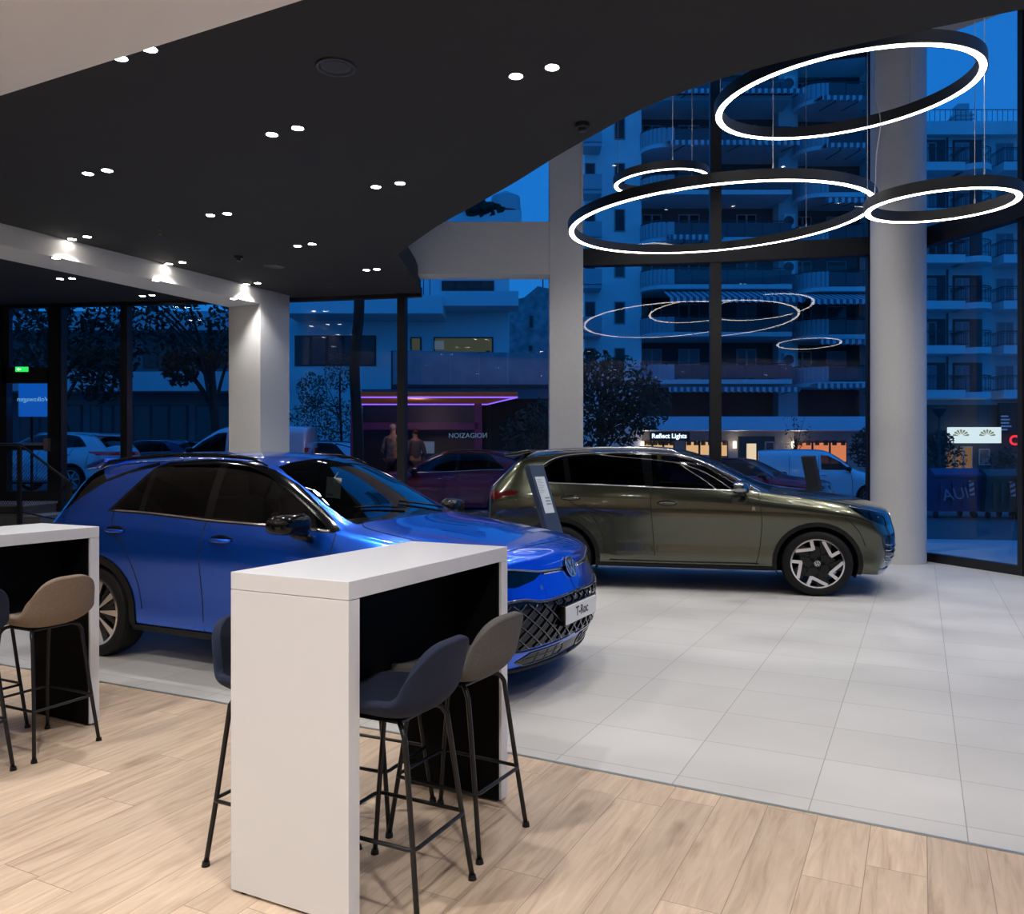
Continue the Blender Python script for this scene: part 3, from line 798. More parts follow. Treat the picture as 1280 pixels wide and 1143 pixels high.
    sc = t.nodes.new('ShaderNodeVectorMath'); sc.operation = 'SCALE'; t.links.new(mk.outputs['Result'], sc.inputs[0]); t.links.new(tone, sc.inputs['Scale'])
    g = M_('MAXIMUM', M_('LESS_THAN', fu, .003 / PW), M_('LESS_THAN', fv, .003 / PL))
    mc = t.nodes.new('ShaderNodeMix'); mc.data_type = 'RGBA'; mc.inputs['B'].default_value = (.24, .17, .12, 1)
    t.links.new(M_('MULTIPLY', g, .8), mc.inputs['Factor']); t.links.new(sc.outputs[0], mc.inputs['A']); t.links.new(mc.outputs['Result'], b.inputs['Base Color'])
    t.links.new(b.outputs[0], out.inputs[0]); return m
# tile offsets: grout line A through G(1009,1016), cross line through G(1212,978)
def rot_uv(p): return (p.x * math.cos(TH) - p.y * math.sin(TH), p.x * math.sin(TH) + p.y * math.cos(TH))
ua = rot_uv(G(1009, 1016))[0]; vb = rot_uv(G(1212, 978))[1]
TOFF = (60 * .60 - ua, 60 * .53 - vb)
EDGE = [(-13.5, 10.62), (-2.774, 5.50), (-.053, 4.204), (1.95, 3.124), (9.5, -.95)]
FACADE = [(-13.5, 14.75), (-8.7, 14.15), (-3.5, 13.5), (-1.45, 13.1), (1.1, 12.98), (3.2, 12.75), (5.35, 12.25), (5.98, 11.68), (6.44, 10.32), (7.5, 7.3), (9.2, 3.5), (9.5, 0)]
inside = FACADE + [(9.5, -4.5), (-13.5, -4.5)]
b = NB(); add_prism(b, inside[::-1], -.12, 0); struct('floor', b, tile_mat())
b = NB(); add_prism(b, ([(-13.5, -4.5), (9.5, -4.5)] + EDGE[::-1]), 0, .004); struct('floor_wood', b, wood_mat())
b = NB()
for p, q in zip(EDGE, EDGE[1:]):
    d = (Vector(q) - Vector(p)).normalized(); n = Vector((-d.y, d.x)) * .009
    add_prism(b, [(p[0] - n.x, p[1] - n.y), (q[0] - n.x, q[1] - n.y), (q[0] + n.x, q[1] + n.y), (p[0] + n.x, p[1] + n.y)], 0, .007)
struct('trim_1', b, pbr('strip_metal', (.42, .45, .44), .35, .8))
# --- ceilings
curve = [tuple(p[:2]) for p in catmull([(-1.47, 10.54, 0), (-.89, 9.33, 0), (-.42, 8.52, 0), (0, 7.80, 0), (.37, 7.10, 0), (.66, 6.60, 0), (.97, 6.10, 0), (1.33, 5.70, 0), (1.75, 5.38, 0), (2.2, 5.12, 0), (2.65, 4.89, 0), (3.1, 4.68, 0), (4.2, 4.35, 0), (6, 4.1, 0), (9.3, 4.0, 0)], 4)]
wl = lambda x: 4.637 - .4985 * (x + 1.244)
b = NB(); add_prism(b, [(9.3, wl(9.3)), *curve[::-1], (-1.43, 12.1), (-1.45, 13.05), (-3.5, 13.45), (-8.7, 14.1), (-13.5, 14.7), (-13.5, wl(-13.5))], ZC, ZC + .32)
struct('ceiling', b, blackc)
b = NB(); add_prism(b, [(-13.5, -4.5), (9.5, -4.5), (9.5, wl(9.5)), (-13.5, wl(-13.5))], ZC - .02, ZC + .3); struct('ceiling_white', b, pbr('ceiling_paint', (.85, .83, .81), .8))
# upper atrium ceiling
b = NB(); add_prism(b, [(-13.5, 3.5), (9.5, -1), (9.5, 2.), (7.6, 7.4), (6.55, 10.4), (5.6, 11.55), (3.2, 12.), (-1.4, 13.2), (-13.5, 14.8)], 7.25, 7.5); struct('ceiling_upper', b, pbr('upper_ceiling', (.5, .48, .42), .8))
# closing walls
def wall(name, p, q, z0, z1, m, th=.15):
    p, q = Vector(p), Vector(q); d = (q - p).normalized(); n = Vector((-d.y, d.x)) * th
    b = NB(); add_prism(b, [tuple(p), tuple(q), tuple(q + n), tuple(p + n)], z0, z1); return struct(name, b, m)
wall('wall_back', (9.5, -4.5), (-13.5, -4.5), 0, 7.8, white, -.15)
wall('wall_left', (-13.5, -4.5), (-13.5, 14.75), 0, 7.8, white)
wall('wall_right', (9.5, -4.5), (9.5, 0.), 0, 7.8, white, -.15)
# --- glass facade
pane = glass('facade_glass', (.78, .87, .94), .8, 1.5)
def seg_pt(X_over_Y):
    for p, q in zip(FACADE, FACADE[1:]):
        a, c = p[0] / p[1], q[0] / max(q[1], .01)
        if a <= X_over_Y <= c:
            lo, hi = 0., 1.
            for _ in range(40):
                t = (lo + hi) / 2; x = p[0] + (q[0] - p[0]) * t; y = p[1] + (q[1] - p[1]) * t
                if x / y < X_over_Y: lo = t
                else: hi = t
            return Vector((x, y)), (Vector(q) - Vector(p)).normalized()
wn_ = 0
for i, (p, q) in enumerate(zip(FACADE, FACADE[1:])):
    wn_ += 1
    top = 7.6 if i >= 3 else ZC + .05
    P, Q = Vector(p), Vector(q); d = (Q - P).normalized(); L = (Q - P).length
    n = Vector((-d.y, d.x))
    b = NB(); quad(b, (*P, .04), (*Q, .04), (*Q, top), (*P, top)); w = struct('window_%d' % wn_, b, pane)
    M = Matrix.Translation((P.x, P.y, 0)) @ Matrix.Rotation(math.atan2(d.y, d.x), 4, 'Z')
    b = NB()
    box2(b, (0, -.05, 0), (L, .05, .12)); 
    if top > 5: box2(b, (0, -.09, 4.50), (L, .09, 4.76)); box2(b, (0, -.06, 7.5), (L, .06, 7.62))
    else: box2(b, (0, -.05, ZC - .06), (L, .05, ZC + .1))
    bmesh.ops.transform(b, matrix=M, verts=b.verts[:])
    obj('window_frame', b, framem, w)
def mullion(px, wd, z0, z1, dp=.16):
    (pt, d) = seg_pt((px - 640) / F)
    b = NB(); add_box(b, (pt.x, pt.y, (z0 + z1) / 2), (wd, dp, z1 - z0), math.atan2(d.y, d.x)); obj_ = struct('trim_2', b, framem); return obj_
for px, wd, z1 in ((158, .12, ZC), (72, .24, ZC), (2, .1, ZC), (503, .125, ZC + .2), (894, .17, 7.6), (1290, .1, 7.6)): mullion(px, wd, 0, z1)
for (x, y) in ((5.35, 12.25), (6.44, 10.32), (7.5, 7.3), (9.2, 3.5), (-8.7, 14.15)):
    b = NB(); box2(b, (x - .05, y - .05, 0), (x + .05, y + .05, 7.6 if x > -1 else ZC)); struct('trim_3', b, framem)
# --- structural columns and beams
b = NB(); add_lathe(b, [(.365, 0), (.365, 7.6)], 64, Matrix.Translation((5.5, 11.68, 0))); struct('trim_round_column', b, offw, smooth=True)
b = NB(); x0, x1 = W(687, 0, 12.55).x, W(729, 0, 12.55).x
box2(b, (x0, 12.55, 0), (x1, 12.93, 7.6)); struct('trim_square_column', b, offw, bevel=.006)
b = NB(); zb_, zt_ = W(0, 343, 12.56).z, W(0, 277, 12.56).z
box2(b, (-1.75, 12.56, zb_), (x0, 12.93, zt_)); struct('trim_portal_beam', b, offw, bevel=.006)
# black fascia where the ceiling steps back to the facade
# left portal: square column and long white beam along A
cn = Vector((-3.9, 12.70)); 
def ab(o, a, bb, z=0.): q = o + A2 * a + B2 * bb; return Vector((q.x, q.y, z))
b = NB(); s = .66
add_prism(b, [tuple(ab(cn, 0, -s)[:2]), tuple(ab(cn, 0, 0)[:2]), tuple(ab(cn, s, 0)[:2]), tuple(ab(cn, s, -s)[:2])], 0, ZC); struct('trim_left_column', b, offw, bevel=.006)
b = NB(); add_prism(b, [tuple(ab(cn, -15.5, -s)[:2]), tuple(ab(cn, -15.5, 0)[:2]), tuple(ab(cn, s, 0)[:2]), tuple(ab(cn, s, -s)[:2])], 3.86, ZC + .01); struct('trim_left_beam', b, offw, bevel=.004)
# --- raised entrance platform with steps, door
plat = pbr('platform_grey', (.16, .155, .15), .6); nosing = pbr('platform_edge', (.6, .58, .55), .4)
b = NB(); box2(b, (-13.4, 13.0, .0), (-7.75, 14.05, .70)); box2(b, (-13.4, 12.99, .70), (-7.73, 14.05, .735), 1)
for k in range(3):
    box2(b, (-7.75 + k * .27, 13.0, 0), (-7.75 + (k + 1) * .27, 13.9, .54 - k * .18))
    box2(b, (-7.75 + k * .27, 12.995, .54 - k * .18), (-7.75 + (k + 1) * .27 + .01, 13.9, .555 - k * .18), 1)
struct('floor_platform', b, [plat, nosing])
DY = 14.0
b = NB()
x0, x1 = W(4, 0, DY).x, W(63, 0, DY).x; zt = W(0, 478, DY).z; zb = .735
door = NB(); quad(door, (x0, DY, zb), (x1, DY, zb), (x1, DY, zt), (x0, DY, zt)); dr = struct('door_1', door, pane)
fr = NB()
for (a_, c_) in (((x0 - .12, DY - .04, zb), (x0 + .08, DY + .04, zt + .25)), ((x1 - .03, DY - .04, zb), (x1 + .16, DY + .04, zt + .25)), ((x0, DY - .04, zt - .02), (x1, DY + .04, zt + .25)), ((x0, DY - .04, zb), (x1, DY + .04, zb + .16)), ((x0, DY - .045, 1.60), (x1, DY + .045, 1.70))): box2(fr, a_, c_)
obj('door_frame', fr, framem, dr)
h = NB(); add_tube(h, [(x0 + .02, DY - .10, 1.70), (x1 - .1, DY - .10, 1.70)], .022, 10); box2(h, (x1 - .12, DY - .1, 1.68), (x1 - .08, DY - .04, 1.72)); box2(h, (x1 - .05, DY - .12, 1.58), (x1 + .03, DY - .05, 1.80)); obj('door_handle', h, pbr('handle_steel', (.6, .6, .6), .3, 1.), dr)
# added lit panel just outside the door pane imitates the reflection of a sign
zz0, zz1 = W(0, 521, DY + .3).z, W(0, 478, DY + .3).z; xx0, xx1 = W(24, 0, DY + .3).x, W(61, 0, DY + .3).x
sc = NB(); box2(sc, (xx0, DY + .28, zz0), (xx1, DY + .32, zz1)); refl = obj('reflection_panel', sc, pbr('reflected_sign_blue', (.005, .07, .3), .4, emit=(.005, .13, .6), es=.8))
tag(refl, 'added lit blue panel imitating the mirrored reflection of a sign in the glass entrance door', 'sign')
b_ = NB(); box2(b_, (xx0 + .2, DY + .29, .5), (xx0 + .24, DY + .31, zz0)); obj('post', b_, framem, refl)
text_obj('lettering', 'Volkswagen', .115, emis('letter_pale', (.35, .7, .9), .8), refl, frame_mat(((xx0 + xx1) / 2 - .01, DY + .278, (zz0 + zz1) / 2 + .0), (1, 0, 0), (0, 0, 1)), .0005, 0, mirror=True)
# railing
rail = thing('railing', 'dark metal railing with mesh infill beside the entrance steps', 'railing', (-7.75, 13.0, 0))
rm = pbr('rail_metal', (.05, .05, .052), .4, .6)
L_ = lambda x, y, z: Vector((x + 7.75, y - 13.0, z))
b = NB(); add_tube(b, [L_(-13.2, 12.97, 1.68), L_(-7.77, 12.97, 1.68), L_(-7.0, 12.97, 1.09)], .022, 8); obj('handrail', b, rm, rail)
for (x, z0, z1) in ((-12.2, .3, 1.68), (-11.1, .3, 1.68), (-10.0, .3, 1.68), (-8.9, .3, 1.68), (-7.79, 0, 1.68), (-7.0, 0, 1.09)):
    b = NB(); box2(b, L_(x - .028, 12.945, z0), L_(x + .028, 12.995, z1)); obj('post', b, rm, rail)
b = NB(); add_tube(b, [L_(-7.77, 12.97, .62), L_(-7.0, 12.97, .45)], .012, 6); add_tube(b, [L_(-13.2, 12.97, .60), L_(-7.77, 12.97, .60)], .012, 6); obj('lower_rail', b, rm, rail)
b = NB()
def zl(x): return .62
x = -13.2
while x < -7.02:
    t = 1.66 if x < -7.77 else 1.66 - (x + 7.77) * .766
    for s_ in (1, -1):
        # diagonal wires clipped to the panel
        z0 = .6; 
        xe = x + s_ * (t - z0) * .6
        xe = max(-13.2, min(-7.02, xe)); te = z0 + abs(xe - x) / .6
        tt = 1.66 if xe < -7.77 else 1.66 - (xe + 7.77) * .766
        te = min(te, tt)
        p, q = L_(x, 12.97, z0), L_(xe, 12.97, te)
        d = (q - p)
        if d.length > .05:
            n = Vector((-d.z, 0, d.x)).normalized() * .0035
            quad(b, p - n, p + n, q + n, q - n)
    x += .035
obj('mesh_panel', b, rm, rail)
# exit sign
b = NB(); c = W(28.5, 462, 13.88); add_box(b, c, (.24, .05, .10)); ex = obj('exit_sign', b, framem); tag(ex, 'small green lit emergency exit sign above the entrance door', 'sign')
b = NB(); add_box(b, c - Vector((0, .027, 0)), (.22, .004, .085)); obj('lit_face', b, emis('exit_green', (.02, .75, .10), 1.2), ex)
b = NB(); c2 = c - Vector((0, .031, 0)); 
add_prism(b, [(-.09, -.0), (-.05, .028), (-.05, .01), (-.01, .01), (-.01, -.01), (-.05, -.01), (-.05, -.028)], 0, .001, frame_mat(c2, (1, 0, 0), (0, 0, 1))); obj('pictogram', b, emis('exit_white', (.7, 1, .75), 1.2), ex)

# ================================================================== FURNITURE
lam = pbr('laminate_white', (.70, .71, .735), .35, bump=.05, bscale=300); blkp = pbr('panel_black', (.0025, .0025, .003), .7, spec=.1)
def counter(loc, label):
    t = thing('high_counter', label, 'counter', (loc[0], loc[1], 0), math.atan2(B2.y, B2.x))
    # local x = B, local y = A ; origin = near right base corner
    L, w, H, s, g = 1.13, .51, 1.12, .058, .014
    b = NB(); box2(b, (-w, 0, H - .06), (0, L, H)); obj('tabletop', b, lam, t, bevel=.0015)
    for y in (0, L - s):
        b = NB(); box2(b, (-w, y, g), (0, y + s, H - .062)); lg = obj('side_panel', b, lam, t, bevel=.0015)
        yi = y + s if y == 0 else y - .012
        b = NB(); box2(b, (-w + .012, yi, g), (-.012, yi + .012, H - .062)); obj('black_lining', b, blkp, lg)
        for x in (-w + .05, -.05):
            b = NB(); add_cyl(b, (x, y + s / 2, 0), (x, y + s / 2, g), .022); obj('foot', b, blkp, lg)
    b = NB(); box2(b, (-.29, s + .012, .68), (-.23, L - s - .012, H - .06)); obj('modesty_panel', b, blkp, t)
    return t
counter((-.524, 2.631), 'complete white high counter in front of the blue car, nearest the camera')
LC = Vector((-2.342, 4.653)) - A2 * 1.13
counter(LC, 'white high counter at the left edge beside the rear wheel of the blue car')

def fabric(name, c, n=.25):
    m = pbr(name, c, .95, noise=n, nscale=260, bump=.5, bscale=420, sheen=0.)
    return m
legm = pbr('leg_black', (.012, .012, .013), .35, .3)
def stool(name, label, pos, ang, col, group):
    t = thing(name, label, 'stool', (pos[0], pos[1], 0.004), ang, group)
    prof = catmull([(.205, 0, .625), (.222, 0, .650), (.17, 0, .662), (.06, 0, .652), (-.06, 0, .648), (-.140, 0, .665), (-.190, 0, .715), (-.212, 0, .785), (-.230, 0, .85), (-.242, 0, .905)], 6)
    n = len(prof); nu = 20
    hw = lambda u: (.155 + .05 * min(1, u / .22)) if u < .22 else (.205 + .009 * min(1, max(0, (u - .3) / .3)))
    def at_u(u):
        t = max(0, min(1, u)) * (n - 1); i = min(n - 2, int(t)); return prof[i].lerp(prof[i + 1], t - i)
    b = NB(); rows = []
    for i in range(n):
        u = i / (n - 1); row = []
        for k in range(nu + 1):
            s = -1 + 2 * k / nu
            ue = u - max(0, u - .45) * .50 * abs(s) ** 3.2; p = at_u(ue); back = max(0, min(1, (ue - .38) / .3)); seatw = 1 - back
            y = hw(u) * s * (1 - .16 * max(0, u - .6) / .4 * s * s); x = p.x + back * .060 * s * s
            z = p.z + (seatw * .03 * s * s * min(1, u / .3) + .05 * s ** 4 * math.exp(-((ue - .5) / .16) ** 2))
            row.append(b.verts.new((x, y, z)))
        rows.append(row)
    for i in range(n - 1):
        for k in range(nu): b.faces.new((rows[i][k], rows[i][k + 1], rows[i + 1][k + 1], rows[i + 1][k]))
    edge = [rows[i][0].co.copy() for i in range(n)] + [v.co.copy() for v in rows[-1][1:]] + [rows[i][-1].co.copy() for i in range(n - 2, -1, -1)] + [v.co.copy() for v in rows[0][-2:0:-1]]
    sh = obj('shell_seat', b, col, t, 'keep')
    sh.data.polygons.foreach_set('use_smooth', [True] * len(sh.data.polygons))
    md = sh.modifiers.new('th', 'SOLIDIFY'); md.thickness = .034; md.offset = 0
    md = sh.modifiers.new('sub', 'SUBSURF'); md.levels = 1; md.render_levels = 1
    b = NB(); add_tube(b, edge, .0045, 6, closed=True); bmesh.ops.transform(b, matrix=Matrix.Translation((-.012, 0, -.012)), verts=b.verts[:]); obj('piping', b, col, sh, True)
    fx, fy = .212, .178
    for sx in (1, -1):
        for sy in (1, -1):
            pts = catmull([(sx * .06, sy * .07, .632), (sx * .105, sy * .118, .628), (sx * .130, sy * .135, .600), (sx * .140, sy * .138, .55), (sx * (fx * .85), sy * .158, .25), (sx * fx, sy * fy, .012)], 4)
            b = NB(); add_tube(b, pts, .0095, 10); lg = obj('leg', b, legm, t, True)
            b = NB(); add_cyl(b, (sx * (fx + .001), sy * fy, 0), (sx * fx, sy * fy, .018), .016, .013, seg=14); obj('foot_cap', b, legm, lg)
    k = .245; ax, ay = .185, .161
    r = .02; pts = []
    for (cx, cy, a0) in ((ax - r, ay - r, 0), (-ax + r, ay - r, 90), (-ax + r, -ay + r, 180), (ax - r, -ay + r, 270)):
        for q in range(4):
            a = math.radians(a0 + 30 * q); pts.append((cx + (r + .006) * math.cos(a), cy + (r + .006) * math.sin(a), k))
    b = NB(); add_tube(b, pts, .0075, 8, closed=True); obj('footrest', b, legm, t, True)
    b = NB(); box2(b, (-.1, -.11, .622), (.1, .11, .634)); obj('seat_mount', b, legm, t, bevel=.004)
    return t
navy = fabric('fabric_navy', (.007, .013, .036)); grey = fabric('fabric_grey', (.095, .092, .09)); beige = fabric('fabric_beige', (.20, .15, .112)); dgrey = fabric('fabric_dark_grey', (.06, .058, .056))
aB = math.atan2(B2.y, B2.x)
C0 = Vector((-.524, 2.631)); gr = 'bar stools around the front counter'; gl_ = 'bar stools around the left counter'
stool('bar_stool', 'navy blue upholstered bar stool in front of the near counter, nearest to the camera', C0 + A2 * .27 + B2 * -.01, aB + PI, navy, gr)
stool('bar_stool', 'mid grey upholstered bar stool at the far right corner of the near counter', C0 + A2 * .75 + B2 * -.03, aB + PI - .06, grey, gr)
stool('bar_stool', 'dark grey bar stool behind the near counter, seen under its black panel', C0 + A2 * .76 + B2 * -.48, aB + .05, dgrey, gr)
stool('bar_stool', 'navy blue bar stool peeking out left of the near white counter', C0 + A2 * .27 + B2 * -.515, aB, navy, gr)
stool('bar_stool', 'beige upholstered bar stool in front of the left counter', LC + A2 * .76 + B2 * .04, aB + PI, beige, gl_)
stool('bar_stool', 'navy blue bar stool cut by the left edge of the picture', LC + A2 * .30 + B2 * .04, aB + PI, navy, gl_)
stool('bar_stool', 'grey bar stool on the far side of the left counter', LC + A2 * .72 + B2 * -.5, aB, grey, gl_)

# info totems
tot = pbr('totem_slate', (.035, .05, .085), .45); paper = pbr('paper_white', (.62, .66, .68), .6)
def totem(label, foot, ang, H, lean, m, face):
    t = thing('info_totem', label, 'sign stand', (foot[0], foot[1], 0), ang)
    M = Matrix.Rotation(lean, 4, 'Y')
    b = NB(); box2(b, (-.03, -.115, 0), (.03, .115, H)); bmesh.ops.transform(b, matrix=M, verts=b.verts[:]); obj('slab', b, m, t, bevel=.004)
    b = NB(); box2(b, (-.05, -.12, 0), (.05, .12, .012)); obj('base_plate', b, m, t)
    if face:
        b = NB(); box2(b, (.031, -.08, H - .48), (.033, .07, H - .12)); bmesh.ops.transform(b, matrix=M, verts=b.verts[:]); pp = obj('price_sheet', b, paper, t)
        b = NB()
        for k in range(9): box2(b, (.0335, -.07, H - .15 - k * .016), (.034, -.07 + random.uniform(.06, .12), H - .146 - k * .016))
        bmesh.ops.transform(b, matrix=M, verts=b.verts[:]); obj('printed_lines', b, pbr('ink_grey', (.25, .26, .27), .6), pp); b = NB()
        for k in range(3): box2(b, (.0335, -.02, H - .34 - k * .03), (.034, .055, H - .325 - k * .03))
        bmesh.ops.transform(b, matrix=M, verts=b.verts[:]); obj('printed_price', b, MATS['ink_grey'], pp)
    return t
TROC_P = Vector((-3.164, 6.20)); phi = -TH
fwd = Vector((math.cos(phi), math.sin(phi))); lft = Vector((-fwd.y, fwd.x))
totem('slanted slate blue information stand with a printed sheet, beside the dark green car', (.615, 7.5), math.radians(-38), 1.51, math.radians(-20), tot, True)
totem('black slanted information stand behind the bonnet of the dark green car', (4.35, 11.2), math.radians(200), 1.55, math.radians(14), pbr('totem_black', (.02, .02, .022), .5), False)

# ================================================================== SHOW CARS
blue = paint('car_blue', (.002, .12, .85), .80, .27)
olive = paint('car_olive', (.085, .09, .062), .85, .22)
cl = TROC_P + lft * .914
make_troc('compact_suv', 'metallic blue compact SUV parked behind the white counters, nose to the right', (cl.x, cl.y, 0), phi, blue, 2)
ph2 = math.radians(-12.9); f2 = Vector((math.cos(ph2), math.sin(ph2))); l2 = Vector((-f2.y, f2.x))
TIG_P = Vector((3.283, 8.81)) - f2 * 2.676 * 1.05
cl = TIG_P + l2 * .921
tig_root, _ = make_tiguan('family_suv', 'dark olive green metallic SUV parked by the round column with silver roof rails', (cl.x, cl.y, 0), ph2, olive, 2)
tig_root.scale = (1.05, 1, 1)

tp = W(417, 610, 6.0); b = NB(); add_box(b, (0, 0, 0), (.115, .006, .15)); tg_ = obj('hanging_card', b, pbr('card_mint', (.62, .72, .66), .6), None, False, tp); tg_.rotation_euler = (0, .08, -.25)
tag(tg_, 'pale mint information card hanging behind the windshield of the blue car', 'card')
b = NB(); box2(b, (-.05, -.0045, -.06), (.0, -.0035, -.045)); obj('printed_mark', b, MATS['ink_grey'], tg_)
b = NB(); add_tube(b, [(0, 0, .07), (.02, .02, .12)], .003, 5); obj('string', b, MATS['ink_grey'], tg_)
# ================================================================== OUTSIDE: street, cars, buildings
def zg(x):
    return 0. if x > 2 else (.62 if x < -8 else (2 - x) / 10 * .62)
asph = pbr('asphalt', (.09, .092, .1), .75, noise=.15, nscale=3); pave = pbr('pavement', (.50, .51, .53), .7, noise=.08, nscale=2)
def strip_ground(name, y0, y1, dz, m, curb=0., off=lambda x: 0.):
    b = NB(); xs = [-60, -30, -20, -13.5, -8, -6, -4, -2, 0, 2, 4, 6, 6.6, 8, 12, 20, 40, 70]
    prev = None
    for x in xs:
        a = b.verts.new((x, y0(x) if callable(y0) else y0, zg(x) + dz)); c = b.verts.new((x, y1(x) if callable(y1) else y1, zg(x) + dz)); e = b.verts.new((x, y0(x) if callable(y0) else y0, zg(x) + dz - curb)) if curb else None
        e2 = b.verts.new((x, y1(x) if callable(y1) else y1, zg(x) + dz - curb)) if curb else None
        if prev:
            b.faces.new((prev[0], a, c, prev[1]))
            if curb: b.faces.new((prev[2], e, a, prev[0])); b.faces.new((prev[1], c, e2, prev[3]))
        prev = (a, c, e, e2)
    return struct(name, b, m)
def near_edge(x):
    # pavement begins right behind the facade
    for p, q in zip(FACADE, FACADE[1:]):
        if p[0] <= x <= q[0]: return p[1] + (q[1] - p[1]) * (x - p[0]) / max(1e-6, q[0] - p[0]) + .07
    return 14.8 if x < -13.5 else -6
strip_ground('ground_pavement', near_edge, lambda x: 15.2 + (.0 if x < 6 else -(x - 6) * .15), -.02, pave, .12)
strip_ground('ground_street', lambda x: -8 if x > 12 else 8 - min(0, x) * 0 if x > 8 else 14.5, 60, -.12, asph)
strip_ground('ground_far_pavement', 44.5, 62, .0, pave, .12)

stucco = pbr('stucco_pale', (.80, .80, .80), .9, noise=.08, nscale=.6); stucco2 = pbr('stucco_grey', (.55, .55, .57), .9, noise=.1, nscale=.5)
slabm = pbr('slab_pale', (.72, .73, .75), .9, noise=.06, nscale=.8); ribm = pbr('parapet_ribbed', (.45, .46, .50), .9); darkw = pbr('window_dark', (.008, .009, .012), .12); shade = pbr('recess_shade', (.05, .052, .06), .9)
railm = pbr('balcony_rail', (.05, .055, .065), .5, .4); fasc = pbr('fascia_pale', (.75, .80, .88), .6)
frw = pbr('window_frame_pale', (.30, .31, .33), .6); lit = emis('lit_warm', (1, .55, .24), .9); litw = emis('lit_white', (.75, .9, .95), .35)
curt = pbr('curtain_pale', (.20, .21, .24), .9)
def awn_mat():
    m, t, out = nt('awning_stripes')
    b = t.nodes.new('ShaderNodeBsdfPrincipled'); b.inputs['Roughness'].default_value = .9
    tc = t.nodes.new('ShaderNodeTexCoord'); sx = t.nodes.new('ShaderNodeSeparateXYZ'); t.links.new(tc.outputs['Object'], sx.inputs[0])
    a = t.nodes.new('ShaderNodeMath'); a.operation = 'MULTIPLY'; a.inputs[1].default_value = 2.6; t.links.new(sx.outputs['X'], a.inputs[0])
    f = t.nodes.new('ShaderNodeMath'); f.operation = 'FRACT'; t.links.new(a.outputs[0], f.inputs[0])
    g = t.nodes.new('ShaderNodeMath'); g.operation = 'GREATER_THAN'; g.inputs[1].default_value = .5; t.links.new(f.outputs[0], g.inputs[0])
    mx = t.nodes.new('ShaderNodeMix'); mx.data_type = 'RGBA'; mx.inputs['A'].default_value = (.62, .63, .66, 1); mx.inputs['B'].default_value = (.13, .15, .20, 1)
    t.links.new(g.outputs[0], mx.inputs['Factor']); t.links.new(mx.outputs['Result'], b.inputs['Base Color']); t.links.new(b.outputs[0], out.inputs[0]); return m
awnm = awn_mat()
def zy(py, Y): return EYE + (HZ - py) / F * Y
def xx(px, Y): return (px - 640) / F * Y
# ---- apartment block in the middle
YA = 51.0
A_ = thing('apartment_block', 'tall apartment block with striped awnings and rounded ribbed balconies, left of the round column', 'building', (xx(900, YA), YA + 3, 0))
LA = lambda x, y, z: Vector((x - A_.location.x, y - A_.location.y, z))
def bxp(name, m, x0, x1, y0, y1, z0, z1, par=None, L=LA, root=A_):
    b = NB(); box2(b, L(x0, y0, z0), L(x1, y1, z1)); return obj(name, b, m, par or root)
SL = [480, 420.5, 361, 302, 243, 184, 125, 66, 7, -52]
fl = [zy(y, YA) for y in SL]
top_ = zy(-60, YA)
bxp('wall', stucco, xx(733, YA), xx(806, YA), YA + 1.3, YA + 8, 0, top_)
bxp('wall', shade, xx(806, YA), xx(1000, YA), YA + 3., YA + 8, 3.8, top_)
bxp('wall', stucco2, xx(985, YA), xx(1010, YA), YA + 1.8, YA + 8, 3.8, top_)
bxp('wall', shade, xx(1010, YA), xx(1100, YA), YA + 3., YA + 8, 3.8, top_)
bxp('wall', stucco, xx(1100, YA), xx(1128, YA), YA + 1, YA + 8, 0, top_)
def parapet(x0, x1, z, round_left, solid_px, right=True):
    """balcony: slab, ribbed curved end, rail with infill"""
    r = 1.4
    def path(off, xs, xe):
        P = [(xe, YA - off), (xs + r, YA - off)] + [(xs + r - (r + off) * math.sin(a), YA + r - (r + off) * math.cos(a)) for a in [PI / 2 * k / 8 for k in range(1, 9)]] + [(xs - off, YA + 3)]
        return P
    b = NB(); P = path(0, x0, x1) + [(x1, YA + 3)]
    add_prism(b, [tuple(LA(p[0], p[1], 0)[:2]) for p in P], z, z + .28); s = obj('balcony_slab', b, slabm, A_)
    # ribbed solid corner
    P = path(-.05, x0, solid_px); b = NB()
    Q = [LA(p[0], p[1], 0) for p in P]
    for p, q in zip(Q, Q[1:]):
        d = (q - p); n = max(1, int(d.length / .32))
        for k in range(n):
            a, c = p + d * (k / n), p + d * ((k + .78) / n); nn = Vector((-d.y, d.x, 0)).normalized() * .06
            add_prism(b, [tuple((a + nn)[:2]), tuple((c + nn)[:2]), tuple((c - nn)[:2]), tuple((a - nn)[:2])], z + .24, z + 1.22)
        add_prism(b, [tuple((p)[:2]), tuple((q)[:2]), tuple((q + Vector((0, .05, 0)))[:2]), tuple((p + Vector((0, .05, 0)))[:2])], z + .24, z + 1.18)
    obj('parapet', b, ribm, s)
    b = NB()
    add_tube(b, [LA(solid_px, YA + .05, z + 1.28), LA(x1 - .02, YA + .05, z + 1.28), LA(x1 - .02, YA + 2.5, z + 1.28)], .035, 5)
    x = solid_px
    while x < x1: add_cyl(b, LA(x, YA + .05, z + .2), LA(x, YA + .05, z + 1.28), .02, seg=5); x += 1.1
    add_tube(b, [LA(xs_, ys_, z + 1.34) for xs_, ys_ in path(-.05, x0, solid_px)], .035, 5)
    obj('handrail', b, railm, s)
    b = NB(); box2(b, LA(solid_px, YA + .06, z + .34), LA(x1, YA + .09, z + 1.18)); obj('rail_panel', b, pbr('rail_panel_dark', (.07, .075, .09), .4), s)
    return s
